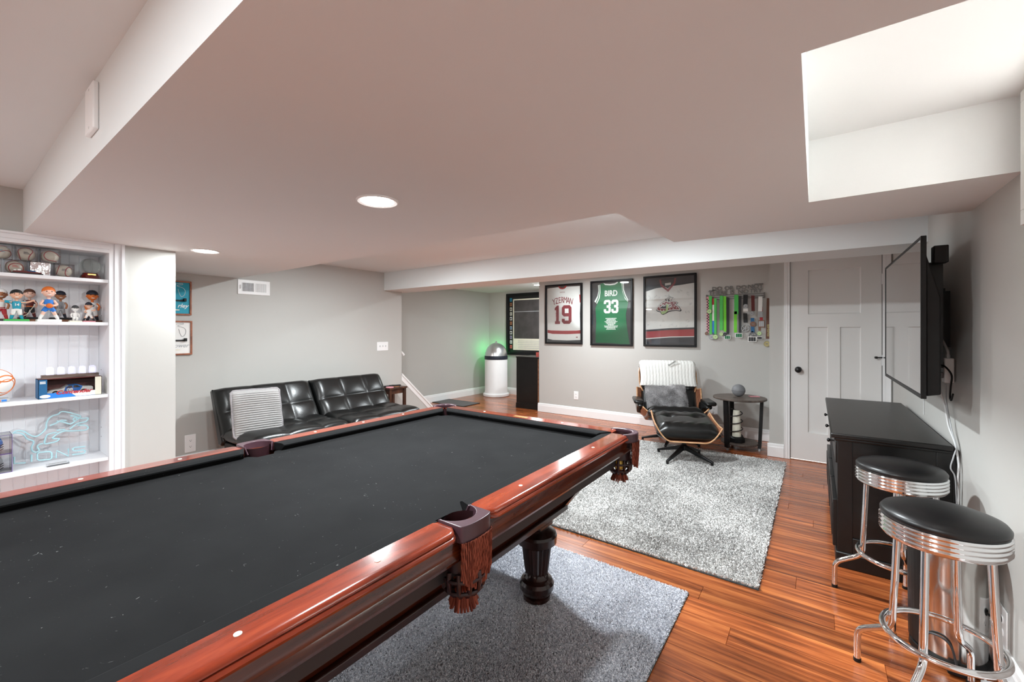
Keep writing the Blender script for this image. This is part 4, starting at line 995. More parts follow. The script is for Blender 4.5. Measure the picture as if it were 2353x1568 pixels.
for k in (0, 1):
    t = thing('display_cube', ('clear case holding a small dark caged helmet, on the shelf', 'clear case holding a small dark caged helmet, atop another')[k], 'display case', (-3.66, yat(28, -3.595)-.062, z4+k*.104))
    g = G(); a = .062; e = .002
    for q in ((-a, -a+e, -a, a, 0, .103), (a-e, a, -a, a, 0, .103), (-a, a, -a, -a+e, 0, .103), (-a, a, a-e, a, 0, .103), (-a, a, -a, a, 0, e), (-a, a, -a, a, .103-e, .103)): g.box(*q)
    g.build('case', 'clear_acrylic', t)
    g = G()
    for i in range(4):
        for (p0, p1) in (((a, -a), (a, a)), ((a, a), (-a, a)), ((-a, a), (-a, -a)), ((-a, -a), (a, -a))): 
            if i < 2: g.tube([(p0[0], p0[1], .0015+.1*i), (p1[0], p1[1], .0015+.1*i)], .0012, 4)
    for (p0) in ((a, a), (a, -a), (-a, a), (-a, -a)): g.tube([(p0[0], p0[1], 0), (p0[0], p0[1], .103)], .0012, 4)
    g.build('case_edge', 'purple', t)
    h_ = G().sph((-.008, 0, .052), (.040, .034, .038), 18, 12); h_.v = [(x, y, max(q, .018)) for x, y, q in h_.v]
    h_ = h_.build('helmet', ('silver', 'skyblue')[k], t, smooth=60)
    g = G()
    for zz in (.022, .034, .046): g.tube([(.012, -.034, zz), (.045, -.022, zz), (.050, 0, zz), (.045, .022, zz), (.012, .034, zz)], .0022, 6)
    for yy in (-.014, .014): g.tube([(.048, yy, .022), (.048, yy, .046), (.038, yy, .056)], .0022, 6)
    g.build('face_cage', 'black', h_, smooth=60)
t = thing('card_holder', 'small clear plastic holder at the shelf edge below the neon sign', 'card holder', (-3.565, yat(133, -3.565), z4))
G().box(-.018, .018, -.045, .045, 0, .012).build('block', 'clear_acrylic', t, bevel=.002); G().box(-.010, .010, -.035, .035, .0122, .015).build('insert', 'silver', t)
# ================================================================== jersey wall
YF = BW-.034
def jersey_frame(px0, px1, pyt, pyb, lab):
    a = onY(px0, pyt, YF); b = onY(px1, pyt, YF); z0 = onY(px0, pyb, YF).z; z1 = a.z
    w_, h_ = b.x-a.x, z1-z0
    t = thing('framed_jersey', lab, 'framed jersey', ((a.x+b.x)/2, BW, z0)); f = .026
    G().box(-w_/2+.01, w_/2-.01, -.008, -.002, .01, h_-.01).build('backing', 'darkgrey', t)
    g = G()
    for q in ((-w_/2, w_/2, 0, f), (-w_/2, w_/2, h_-f, h_), (-w_/2, -w_/2+f, f, h_-f), (w_/2-f, w_/2, f, h_-f)): g.box(q[0], q[1], -.034, -.001, q[2], q[3])
    g.build('frame', 'frame_black', t, bevel=.003)
    G().box(-w_/2+f*.8, w_/2-f*.8, -.0265, -.025, f*.8, h_-f*.8).build('glazing', 'glass_case', t)
    return t, w_, h_
def cloth(t, w_, h_, poly, m, name, y0=-.011, y1=-.008):
    """poly in fractions of the frame, v downwards"""
    return G().prism([((u-.5)*w_, (1-v)*h_) for u, v in poly], lambda a, b, q: (a, q, b), y0, y1).build(name, m, t)
def digit(ch):
    if ch == '1': return [[(1, 0), (4, 0), (4, 1.2), (3.3, 1.2), (3.3, 8), (2.2, 8), (.9, 6.9), (.9, 6), (1.7, 6), (1.7, 1.2), (1, 1.2)]]
    if ch == '3': return [[(0, 1), (1, 0), (4, 0), (5, 1), (5, 3.4), (4.4, 4), (5, 4.6), (5, 7), (4, 8), (1, 8), (0, 7), (0, 5.6), (1.6, 5.6), (1.6, 6.6), (3.4, 6.6), (3.4, 4.8), (2, 4.8), (2, 3.3), (3.4, 3.3), (3.4, 1.4), (1.6, 1.4), (1.6, 2.5), (0, 2.5)]]
    return [[(0, 7), (1, 8), (4, 8), (5, 7), (3.5, 6.6), (1.5, 6.6)], [(0, 4.2), (1.5, 4.6), (1.5, 6.6), (0, 7)], [(1, 3.2), (3.5, 3.2), (3.5, 4.6), (1.5, 4.6), (0, 4.2)],
            [(3.5, 1.4), (4, 0), (5, 1), (5, 7), (3.5, 6.6)], [(0, 1), (1, 0), (4, 0), (3.5, 1.4), (1.5, 1.4)], [(0, 1), (1.5, 1.4), (1.5, 2.2), (0, 2.2)]]
def put_digit(t, w_, h_, ch, u0, u1, v0, v1, m, y0=-.0145):
    g = G()
    for poly in digit(ch): g.prism([((u0+(u1-u0)*x/5-.5)*w_, (1-(v1+(v0-v1)*y/8))*h_) for x, y in poly], lambda a, b, q: (a, q, b), y0, y0+.002)
    return g.build('number', m, t)
t, w_, h_ = jersey_frame(1252, 1337, 656, 790, 'framed white hockey jersey YZERMAN 19 with red stripe')
j = cloth(t, w_, h_, [(.05, .055), (.36, .045), (.40, .075), (.47, .085), (.54, .075), (.58, .045), (.93, .05), (.945, .3), (.93, .5), (.945, .93), (.6, .94), (.2, .935), (.06, .915), (.045, .5)], 'jersey_white', 'jersey')
cloth(t, w_, h_, [(.06, .765), (.16, .775), (.5, .78), (.85, .778), (.94, .77), (.945, .825), (.6, .835), (.2, .832), (.06, .815)], 'red', 'stripe', -.0125, -.0105)
cloth(t, w_, h_, [(.35, .03), (.385, .065), (.47, .085), (.555, .065), (.59, .03), (.545, .03), (.52, .055), (.47, .063), (.42, .055), (.395, .03)], 'red', 'collar', -.0135, -.0105)
cloth(t, w_, h_, [(.915, .19), (.95, .19), (.95, .32), (.93, .32)], 'red', 'sleeve_edge', -.0125, -.0105)
put_digit(t, w_, h_, '1', .22, .45, .355, .665, 'maroon', -.0135); put_digit(t, w_, h_, '9', .455, .715, .355, .665, 'maroon', -.0135)
for k, ch in enumerate('YZERMAN'):
    q = (k-3)/3; text(ch, .135, 'maroon', t, T(-.018+.150*q, -.013, (1-.268-.030*q*q)*h_) @ RX90 @ Matrix.Rotation(-q*.20, 4, 'Z'), ext=.001, bold=0, sx=.64, name='letter')
text('VINTAGE', .022, 'maroon', t, T(-.02, -.012, (1-.135)*h_) @ RX90)
cloth(t, w_, h_, [(.82, .885), (.86, .875), (.88, .885), (.86, .898)], 'maroon', 'patch', -.0125, -.0105)
g = G(); random.seed(3)
g.tube(catmull([((.30+random.uniform(-.02, .02)-.5)*w_, -.0142, (1-(.42+.2*k/16))*h_) for k in range(17)], 3), .0018, 4).build('signature', 'pink', t)
t, w_, h_ = jersey_frame(1356, 1453, 647, 794, 'framed green sleeveless basketball jersey BIRD 33')
N_ = lambda pts: [((x-765)/580, (y-265-(-30*(x-765)/580))/905) for x, y in pts]
cloth(t, w_, h_, N_([(905, 300), (950, 290), (975, 305), (1040, 308), (1100, 300), (1140, 275), (1195, 282), (1205, 400), (1240, 500), (1285, 545), (1270, 620), (1252, 720), (1262, 850), (1280, 980), (1305, 1130), (1050, 1118), (835, 1128), (835, 1000), (845, 820), (832, 640), (862, 575), (895, 480), (902, 380)]), 'green', 'jersey')
for nm, poly in (('arm_trim', [(870, 318), (902, 312), (905, 420), (893, 500), (855, 580), (818, 548), (862, 470), (876, 400)]), ('arm_trim', [(1195, 288), (1225, 285), (1228, 380), (1250, 450), (1284, 520), (1278, 548), (1240, 505), (1207, 410)]), ('neck_trim', [(945, 290), (975, 300), (1040, 304), (1105, 296), (1140, 276), (1148, 290), (1105, 315), (1040, 324), (970, 318)])):
    cloth(t, w_, h_, N_(poly), 'offwhite', nm, -.0125, -.0105)
for nm, poly in (('arm_line', [(882, 318), (890, 316), (893, 425), (880, 500), (846, 572), (838, 562), (870, 490), (883, 420)]), ('arm_line', [(1206, 288), (1213, 287), (1216, 390), (1240, 460), (1276, 528), (1272, 536), (1230, 470), (1208, 395)])):
    cloth(t, w_, h_, N_(poly), 'green', nm, -.0135, -.012)
text('BIRD', .115, 'offwhite', t, T(-.005*w_, -.013, (1-.205)*h_) @ RX90, ext=.001, bold=.003, sx=.80)
put_digit(t, w_, h_, '3', .325, .49, .30, .505, 'offwhite', -.0135); put_digit(t, w_, h_, '3', .505, .67, .30, .505, 'offwhite', -.0135)
g = G()
for k in range(11):
    q = (.26, .20, .22, .30, .24, .20, .14, .32, .30, .20, .22)[k]; v0 = .578+.0165*k; random.seed(k); u = .495-q/2
    while u < .495+q/2:
        wd = random.uniform(.018, .04); g.box((u-.5)*w_, (min(u+wd, .495+q/2)-.5)*w_, -.0125, -.0105, (1-v0-.010)*h_, (1-v0)*h_); u += wd+.008
g.build('printed_lines', 'offwhite', t)
t, w_, h_ = jersey_frame(1478, 1600, 636, 796, 'framed white and navy hockey jersey with star and stick crest')
f0 = .04
cloth(t, w_, h_, [(f0, .19), (.3, .16), (.35, .13), (.6, .12), (.97, .13), (.97, .74), (.5, .745), (f0, .765)], 'jersey_white', 'jersey')
cloth(t, w_, h_, [(f0, .03), (.97, .03), (.97, .13), (.70, .15), (.5, .16), (.25, .175), (f0, .215)], 'navy', 'shoulder', -.0125, -.0105)
cloth(t, w_, h_, [(f0, .765), (.5, .742), (.97, .732), (.97, .742), (.5, .752), (f0, .775)], 'navy', 'stripe', -.0125, -.0105)
cloth(t, w_, h_, [(f0, .79), (.5, .768), (.97, .755), (.97, .85), (.5, .858), (f0, .885)], 'red', 'stripe', -.0125, -.0105)
cloth(t, w_, h_, [(f0, .885), (.5, .858), (.97, .85), (.97, .862), (.5, .872), (f0, .90)], 'offwhite', 'stripe', -.0125, -.0105)
cloth(t, w_, h_, [(f0, .90), (.5, .872), (.97, .862), (.97, .965), (f0, .965)], 'navy', 'hem', -.0125, -.0105)
cloth(t, w_, h_, [(.31, .06), (.34, .055), (.355, .12), (.47, .20), (.585, .11), (.595, .05), (.63, .05), (.615, .12), (.48, .235), (.335, .15)], 'maroon', 'collar', -.0145, -.011)
cloth(t, w_, h_, [(.355, .08), (.58, .065), (.575, .115), (.47, .19), (.37, .125)], 'darkgrey', 'neck_lining', -.0135, -.011)
cloth(t, w_, h_, [(.42, .115), (.53, .108), (.53, .14), (.42, .147)], 'offwhite', 'neck_label', -.0142, -.012)
cr = bpy.data.objects.new('crest', None); COL.objects.link(cr); cr.parent = t; TO = Vector(t.location)
def lg(pts): return [(onY(1490+x/19.6, 660+y/19.6, BW-.014).x-TO.x, onY(1490+x/19.6, 660+y/19.6, BW-.014).z-TO.z) for x, y in pts]
def crest(name, m, pts, y): G().prism(lg(pts), lambda a, b, q: (a, q, b), y-.0012, y).build(name, m, cr)
crest('crest_shadow', 'navy', [(335,1030),(420,850),(560,715),(770,595),(735,545),(860,495),(930,380),(1000,458),(1135,460),(1050,565),(1060,625),(1220,635),(1345,700),(1262,798),(1385,875),(1495,1050),(1445,1098),(1250,1065),(1050,1090),(890,1135),(800,1195),(650,1255),(575,1215),(540,1140),(400,1100)], -.0125)
crest('crest_edge', 'offwhite', [(350,1005),(430,850),(570,725),(780,610),(900,640),(1060,635),(1210,645),(1318,700),(1235,800),(1360,880),(1445,1020),(1420,1060),(1250,1035),(1050,1050),(890,1090),(700,1110),(520,1100),(390,1055)], -.0137)
crest('crest_field', 'maroon', [(395,1005),(470,850),(620,735),(800,650),(880,700),(1000,670),(1180,670),(1285,710),(1165,800),(1300,880),(1395,1005),(1150,1000),(900,1040),(700,1075),(520,1068)], -.0149)
crest('crest_gap', 'offwhite', [(465,945),(690,760),(700,830),(880,745),(900,780),(1060,750),(930,830),(1110,900),(930,940),(830,985),(680,985),(560,970)], -.0158)
crest('crest_gap', 'navy', [(515,935),(670,820),(690,885),(815,800),(820,962),(680,965),(580,955)], -.0167)
crest('crest_gap', 'navy', [(915,860),(990,815),(1010,850),(920,885)], -.0167)
crest('crest_stick', 'mint', [(815,780),(900,780),(890,1000),(865,1100),(760,1185),(640,1225),(590,1195),(555,1105),(640,1095),(740,1080),(790,1050)], -.0176)
crest('crest_star', 'offwhite', [(930,400),(985,475),(1110,478),(1035,560),(1045,630),(920,605),(830,645),(835,570),(755,548),(870,515)], -.0149)
crest('crest_star_mark', 'navy', [(935,450),(960,480),(930,560),(985,640),(930,610),(900,690),(890,600),(860,540),(905,560)], -.0160)
for x, y in ((715,700),(600,780),(490,870),(550,1035),(690,1050),(975,715),(1145,720),(1030,825),(1165,870),(1120,960),(1270,935),(970,990),(810,750)):
    crest('crest_stud', 'offwhite', [(x+28*math.cos(2*PI*k/10), y+28*math.sin(2*PI*k/10)) for k in range(10)], -.0172)
g = G(); random.seed(9)
for k in range(34):
    u, v = random.uniform(.08, .92), random.choice((random.uniform(.22, .38), random.uniform(.62, .72), random.uniform(.25, .6)))
    if .22 < u < .78 and .36 < v < .62: continue
    g.tube(catmull([((u-.5+random.uniform(-.03, .03))*w_, -.0113, (1-v+random.uniform(-.02, .02))*h_) for _ in range(5)], 4), .0009, 4)
g.build('signature', 'silver', t)

# ---------------------------------------------------------------- medal rack and medals
def mc(x, y, Y): return onY(1610+x/9.224, 640+y/9.224, Y)
a = mc(120, 390, BW-.02); b = mc(1345, 350, BW-.02)
mr = thing('medal_rack', 'grey metal medal hanger with the words DO OR DO NOT', 'medal rack', ((a.x+b.x)/2, BW, a.z)); MO = Vector(mr.location); rw = (b.x-a.x)/2
for k in range(3): G().box(-rw, rw, -.012, -.008, .012-.024*k-.0045, .012-.024*k+.0045).build('rail', 'racktone', mr)
for s in (-1, 1): G().box(s*rw-.006, s*rw+.006, -.014, 0, -.045, .024).build('end_bracket', 'racktone', mr)
for wd, xx, zz in (('DO', -.195, .094), ('OR', -.06, .094), ('DO', .075, .094), ('NOT', .225, .098), ('THERE', -.185, .042), ('IS', -.025, .042), ('NO', .095, .042), ('TRY', .228, .046)):
    text(wd, .066, 'racktone', mr, T(xx, -.009, zz) @ RX90, ext=.002, bold=.0012, sx=1.12, spacing=1.0, name='word')
for x0, x1, zz in ((rw-.10, rw-.01, .128), (-rw+.03, -rw+.12, .075)): G().box(x0, x1, -.011, -.007, zz-.004, zz+.004).build('swash', 'racktone', mr)
GRP = 'race medals on the hanger'
def medal(lab, strips, discs, Y):
    """strips (x0,x1,y0,y1,mat[,taper]) and discs (x,y,rx,mat,kind) in crop units on plane Y"""
    ref = mc(strips[0][0], strips[0][2], Y) if strips else mc(discs[0][0], discs[0][1], Y)
    t = thing('race_medal', lab, 'medal', (ref.x, Y, ref.z), group=GRP); O = Vector(t.location)
    for s in strips:
        tp = s[5] if len(s) > 5 else 0
        P = [mc(s[0], s[2], Y)-O, mc(s[1], s[2], Y)-O, mc(s[1]+tp, s[3], Y)-O, mc(s[0]+tp, s[3], Y)-O]
        G().prism([(q.x, q.z) for q in P], lambda a, b, q: (a, q, b), -.0012, .0012).build('ribbon', s[4], t)
    for k, (x, y, r, m, kind) in enumerate(discs):
        c = mc(x, y, Y)-O; R_ = (mc(x+r, y, Y)-mc(x, y, Y)).length; yb = -.003*(k+1)
        if kind == 'round':
            d_ = G().cyl((c.x, yb, c.z), (c.x, yb-.004, c.z), R_, n=28).build('medal_disc', m, t, bevel=.001)
            G().tube([(c.x+R_*.86*math.cos(2*PI*i/24), yb-.0042, c.z+R_*.86*math.sin(2*PI*i/24)) for i in range(24)], .0012, 5, closed=True).box(c.x-R_*.35, c.x+R_*.35, yb-.0052, yb-.004, c.z-R_*.12, c.z+R_*.16).build('relief', 'midgrey', d_)
        elif kind == 'ring':
            g = G().tube([(c.x+R_*math.cos(2*PI*i/28), yb-.002, c.z+R_*math.sin(2*PI*i/28)) for i in range(28)], R_*.12, 6, closed=True)
            for i in range(5): q = 2*PI*i/5; g.tube([(c.x, yb-.002, c.z), (c.x+R_*math.cos(q), yb-.002, c.z+R_*math.sin(q))], R_*.1, 6)
            g.sph((c.x, yb-.002, c.z), (R_*.3, .004, R_*.3), 12, 8); g.build('medal_disc', m, t, smooth=60)
        else:
            hh = R_*(.72 if kind == 'plaque' else 1.35)
            d_ = G().box(c.x-R_, c.x+R_, yb-.004, yb, c.z-hh, c.z+hh).build('medal_disc', 'offwhite' if kind == 'plaque' else m, t, bevel=.0015)
            g = G()
            for i in range(3): g.box(c.x-R_*.82+i*R_*.56, c.x-R_*.82+i*R_*.56+R_*.5, yb-.0055, yb-.0035, c.z-hh*.75, c.z+hh*.75)
            g.build('relief', m if kind == 'plaque' else 'silver', d_)
Y0 = BW-.020
checker = [(128+(24 if k % 2 else 0), 152+(24 if k % 2 else 0), 430+k*29, 459+k*29, 'charcoal') for k in range(25)]
medal('medal on a pink and black checked ribbon', [(126, 178, 390, 1150, 'pink')], [(130, 1170, 40, 'bronze', 'round')], Y0)
g = G(); 
for s in checker:
    P = [mc(s[0], s[2], Y0-.002), mc(s[1], s[3], Y0-.002)]; g.box(P[0].x, P[1].x, Y0-.0024, Y0-.0012, P[1].z, P[0].z)
mo = [o for o in COL.objects if o.name == 'race_medal'][0]; g.xf(T(*(-Vector(mo.location)))).build('check', 'charcoal', mo)
medal('pale green medal halfway down a mint green ribbon', [(172, 236, 372, 660, 'lime')], [(185, 700, 52, 'mint', 'round')], Y0-.006)
medal('grey medal on a long mint green ribbon behind others', [(190, 240, 380, 1185, 'lime')], [(235, 1245, 62, 'silver', 'round')], Y0)
medal('medal ribbon shading from red to white to blue', [(245, 288, 425, 560, 'red'), (247, 288, 560, 900, 'offwhite'), (249, 290, 900, 1150, 'skyblue')], [(268, 1170, 24, 'deepteal', 'round')], Y0)
medal('pale green medal at the end of a mint green ribbon', [(285, 338, 425, 1185, 'lime')], [(315, 1240, 54, 'mint', 'round')], Y0-.005)
medal('mint green ribbon with a white and green badge', [(402, 472, 368, 1100, 'lime')], [(437, 1180, 46, 'mint', 'round')], Y0)
medal('bright lime ribbon with a dark round medal', [(480, 540, 380, 1130, 'limebright', 8)], [(515, 1185, 42, 'charcoal', 'round')], Y0)
medal('dark grey ribbon with a small green plaque medal', [(545, 602, 412, 1180, 'charcoal')], [(570, 1250, 66, 'green', 'plaque')], Y0)
medal('crossed green and lime ribbons with a large white edged green plaque', [(712, 800, 350, 760, 'lime'), (705, 770, 700, 1150, 'limebright')], [(812, 1210, 78, 'green', 'plaque')], Y0-.004)
medal('plain dark grey ribbon hanging between the green ones', [(805, 862, 372, 1150, 'charcoal')], [(834, 1160, 24, 'charcoal', 'round')], Y0)
medal('black ribbon with a silver and white tagged medal', [(905, 1000, 350, 600, 'black', -10)], [(955, 590, 52, 'silver', 'round'), (955, 672, 52, 'offwhite', 'plaque')], Y0-.004)
medal('silver open work medal on a black ribbon', [(900, 985, 740, 940, 'black', 10)], [(950, 1060, 82, 'silver', 'ring')], Y0)
medal('silver medal on a dark maroon ribbon', [(1068, 1142, 360, 690, 'darkred', 8)], [(1085, 740, 52, 'silver', 'round')], Y0-.004)
medal('dark brown round medal above a teal ribbon', [(1060, 1135, 840, 1150, 'deepteal', 6)], [(1110, 970, 66, 'bronze', 'round')], Y0)
medal('grey ring medal with a dark name plate', [(1075, 1120, 1120, 1160, 'deepteal')], [(1105, 1215, 78, 'midgrey', 'ring'), (1095, 1290, 92, 'charcoal', 'plaque')], Y0)
medal('white ribbon with a blue and white tall medal', [(1225, 1310, 385, 700, 'offwhite', -8)], [(1265, 765, 52, 'silver', 'tall')], Y0-.004)
medal('brown shield medal on a red ribbon', [(1245, 1310, 600, 900, 'red', 10)], [(1290, 965, 66, 'bronze', 'tall')], Y0)
medal('small pale green oval medal over a dark plate', [(1225, 1275, 1030, 1110, 'bronze')], [(1245, 1165, 50, 'mint', 'round'), (1250, 1265, 58, 'charcoal', 'plaque')], Y0)
medal('pale gold medal on a dark FINISHER ribbon by the wall corner', [(1400, 1480, 420, 1280, 'brown', -20)], [(1405, 1390, 72, 'palegold', 'round')], Y0)
mo = [o for o in COL.objects if o.name.startswith('race_medal')][-1]; c = mc(1440, 1100, Y0)-Vector(mo.location)
text('FINISHER', .036, 'palegold', mo, T(c.x, -.002, c.z) @ RX90 @ Matrix.Rotation(PI/2, 4, 'Z'), ext=.0008, bold=.0008)

o2 = onY(1324, 909, BW); outlet('white double outlet low on the jersey wall', (o2.x, BW, o2.z), 0, .075, .125)
o3 = onY(1641, 943, BW); ot = outlet('white outlet with a plugged in adapter behind the lounge chair', (o3.x, BW, o3.z), 0, .08, .125)
G().box(-.05, -.005, -.05, -.008, -.05, .0).build('plug_adapter', 'white_plastic', ot, bevel=.004)
G().tube(catmull([(-.03, -.04, -.05), (-.01, -.06, -.12), (.05, -.05, -.16), (.08, -.04, -.26), (.10, -.03, -.29)], 6), .004, 6).build('cord', 'black_satin', ot, smooth=60)

# ================================================================== alcove
pa = onY(1163, 676, ALY-.03); pb = onY(1163, 815, ALY-.03)
pw_ = 1.12; t = thing('framed_poster', 'large black framed dark poster with cream border in the alcove', 'poster', (pa.x+pw_/2, ALY, pb.z)); ph_ = pa.z-pb.z; f = .055
G().box(-pw_/2+.01, pw_/2-.01, -.010, -.002, .01, ph_-.01).build('mount', 'black', t)
g = G()
for q in ((-pw_/2, pw_/2, 0, f), (-pw_/2, pw_/2, ph_-f, ph_), (-pw_/2, -pw_/2+f, f, ph_-f), (pw_/2-f, pw_/2, f, ph_-f)): g.box(q[0], q[1], -.034, -.001, q[2], q[3])
g.build('frame', 'frame_black', t, bevel=.004)
p0, p1, q0, q1 = -pw_/2+.165, pw_/2-.165, .10, ph_-.115
pp = G().box(p0, p1, -.012, -.010, q0, q1).build('poster_border', 'cream', t)
mat('poster_dark', sr(66, 62, 62), .5, noise=(5, .35))
G().box(p0+.025, p1-.025, -.0135, -.011, q0+(q1-q0)*.225, q1-.025).build('picture', 'poster_dark', pp)
G().box(p0+.03, p1-.03, -.0145, -.013, q0+(q1-q0)*.745, q0+(q1-q0)*.755).build('picture_line', 'silver', pp)
g = G()
for k in range(5): g.box(p0+.12, p1-.12-.03*(k % 2), -.0125, -.011, q0+.04+.035*k, q0+.048+.035*k)
g.build('caption_line', 'silver', pp)
for k, m in enumerate(('teal', 'tan', 'cream', 'cream', 'offwhite', 'tan', 'silver', 'offwhite', 'silver', 'offwhite', 'coral')):
    zz = ph_-.125-k*(ph_-.24)/10.5; c_ = G().box(-pw_/2+.085, -pw_/2+.135, -.012, -.010, zz-.033, zz+.033).build('trading_card', m, t)
    G().box(-pw_/2+.095, -pw_/2+.125, -.0132, -.0115, zz-.022, zz+.02).build('card_picture', ('deepteal', 'brown', 'darkgrey', 'midgrey', 'black', 'bronze', 'deepteal', 'black', 'purple', 'midgrey', 'maroon')[k], c_)
# plain domed canister standing where the photograph has a costume-size figure
cn = thing('domed_canister', 'white floor canister with silver domed lid and blue band', 'canister', (-5.20, 6.66, 0))
G().lathe([(.25, 0), (.262, .012), (.262, .05), (.235, .07), (.228, .10), (.228, .72), (.222, .735)], n=48).build('body', 'white_plastic', cn, smooth=35)
G().lathe([(.231, .735), (.233, .742), (.233, .800), (.230, .806)], n=48, cap=False).build('band', 'navy', cn, smooth=35)
G().lathe([(.228, .806), (.222, .86), (.200, .93), (.160, .99), (.105, 1.035), (.045, 1.06), (0, 1.066)], n=48, cap=False).build('lid', 'silver_lid', cn, smooth=60)
G().lathe([(0, 1.064), (.02, 1.066), (.022, 1.085), (.012, 1.095), (0, 1.096)], n=18, cap=False).build('lid_knob', 'silver_lid', cn, smooth=50)
G().sph((-.185, .13, .915), .016, 12, 8).build('indicator_lamp', 'green_led', cn, smooth=180)
l = bpy.data.lights.new('green_indicator', 'POINT'); l.energy = 1.1; l.color = (.05, 1, .22); l.shadow_soft_size = .02
o = bpy.data.objects.new('green_indicator', l); COL.objects.link(o); o.location = (-5.20-.215, 6.66+.15, .93)
bk = thing('black_cabinet', 'tall narrow black cabinet at the alcove entrance', 'cabinet', (-3.89, 6.05, 0))
G().box(-.225, .225, -.22, .25, .085, .85).build('body', 'cabinet_black', bk, bevel=.002); G().box(-.232, .232, -.228, .25, 0, .088).build('plinth', 'cabinet_black', bk, bevel=.003)
G().box(-.232, .232, -.228, .25, .85, .868).build('top_board', 'cabinet_top', bk, bevel=.002)
G().box(.205, .224, -.2215, -.22, .10, .84).build('edge_strip', 'riser_wood', bk)
t = thing('candle_jar', 'coral red candle jar on the black alcove cabinet', 'candle', (-3.735, 5.92, .868))
G().lathe([(.036, 0), (.038, .004), (.038, .075), (.034, .075), (.034, .062)], n=24).build('jar', 'coral', t, smooth=40); G().cyl((0, 0, .062), (0, 0, .072), .002, n=6).build('wick', 'black', t)
t = thing('glass_bottle', 'clear glass bottle beside the candle on the black cabinet', 'bottle', (-3.70, 6.10, .868))
G().lathe([(.034, 0), (.036, .01), (.036, .12), (.016, .16), (.014, .20), (.017, .205), (.017, .215)], n=24).build('glass_body', 'clear_acrylic', t, smooth=40); G().cyl((0, 0, .0355), (0, 0, .09), .0368, n=24, cap=False).build('label', 'navy', t)
# ================================================================== lounge chair, footstool and what lies on them
def curl(s, k0, c): 
    a = max(0, (abs(s)-k0)/(1-k0)); return c*a*a
def star(t, n, r, a0, zt, par_m='black_metal', hub=.028):
    for k in range(n):
        a = a0+2*PI*k/n; c, s = math.cos(a), math.sin(a); g = G()
        W0, W1 = .017, .012
        def P(rr, ww, z): return (rr*c-ww*s, rr*s+ww*c, z)
        vs = [P(.01, -W0, zt-.045), P(.01, W0, zt-.045), P(.01, W0, zt), P(.01, -W0, zt), P(r, -W1, .014), P(r, W1, .014), P(r, W1, .032), P(r, -W1, .032)]
        g.add(vs, [(0, 1, 2, 3), (4, 7, 6, 5), (0, 4, 5, 1), (1, 5, 6, 2), (2, 6, 7, 3), (3, 7, 4, 0)])
        l_ = g.build('leg', par_m, t, bevel=.003)
        G().cyl(P(r-.012, 0, 0), P(r-.012, 0, .016), .014, .012, 12).build('glide', 'black_satin', l_)
    G().lathe([(.034, zt-.05), (.034, zt-.005), (.024, zt+.004)], n=18).build('hub', par_m, t, smooth=40)
CH = (-1.36, 5.07, .012); CRZ = .42
lc = thing('lounge_chair', 'black leather lounge chair with walnut plywood shells and swivel base', 'lounge chair', CH, CRZ)
a_loc = lambda deg: math.radians(deg)-CRZ
star(lc, 5, .335, a_loc(-86), .105)
G().cyl((0, 0, .09), (0, 0, .20), .022, n=16).build('column', 'black_metal', lc, smooth=40)
G().box(-.10, .10, -.12, .12, .195, .215).build('seat_bracket', 'black_metal', lc, bevel=.005)
rec = math.radians(21); UPv = Vector((0, math.sin(rec), math.cos(rec))); NN = Vector((0, -math.cos(rec), math.sin(rec))); XX = Vector((1, 0, 0))
tilt = math.radians(16); SB = Vector((0, math.cos(tilt), -math.sin(tilt))); SN = Vector((0, math.sin(tilt), math.cos(tilt)))
def shell(t, C, wv, hv, X_, V_, N_, hw, hh, c, name, k0=.45, taper=.0):
    def fn(u, v):
        s = 2*u-1; q = 2*v-1
        k = 1-taper*max(0, abs(q)-.5)*2
        return Vector(C)+X_*(hw*s*k)+V_*(hh*q)+N_*(curl(s, k0, c)+.02*q*q)
    o = G().sheet(fn, 28, 10, .011).build(name, 'walnut_ply', t, smooth=60)
    g = G()
    N = 28
    rim = [fn(i/N, 0) for i in range(N+1)]+[fn(1, j/10) for j in range(1, 11)]+[fn(i/N, 1) for i in range(N-1, -1, -1)]+[fn(0, j/10) for j in range(9, 0, -1)]
    g.tube([q-N_*.0055 for q in rim], .0066, 6, closed=True).build('veneer_edge', 'ply_edge', o, smooth=60)
    return fn
def cushion_at(t, C, X_, V_, N_, wx, wy, th, name='cushion', buttons=((-.14, 0), (.14, 0)), uc=(), vc=(), rim=.13):
    mt = Matrix(((X_.x, V_.x, N_.x, C[0]), (X_.y, V_.y, N_.y, C[1]), (X_.z, V_.z, N_.z, C[2]), (0, 0, 0, 1)))
    g = puff(wx, wy, th, uc, vc, cut=.2, nu=56, nv=48, rim=rim, flat=.6)
    bt = [(b[0], b[1]) for b in buttons]
    nv = []
    for x, y, z in g.v:
        d_ = sum(.030*math.exp(-((x-bx)**2+(y-by)**2)/.0022)+.010*math.exp(-abs(y-by)/.012)*math.exp(-((x-bx)**2)/.02) for bx, by in bt)
        wr = .004*math.sin(x*60+2*math.sin(y*20))*max(0, 1-abs(abs(y)/(wy/2)-.72)*5) if z > 0 else 0
        nv.append((x, y, z-d_+wr if z > 0 else z))
    g.v = nv; o = g.xf(mt).build(name, 'leather_black', t, smooth=180, merge=True)
    for bx, by in bt: G().sph((bx, by, th*.5-.028), (.011, .011, .006), 12, 8).xf(mt).build('button', 'leather_black', o, smooth=180)
    return o, mt
shell(lc, (0, -.03, .250), 0, 0, XX, SB, SN, .345, .27, .10, 'seat_shell')
cushion_at(lc, (0, -.03, .310), XX, SB, SN, .60, .55, .16, 'seat_cushion')
shell(lc, (0, .285, .405), 0, 0, XX, UPv, NN, .37, .155, .11, 'back_shell')
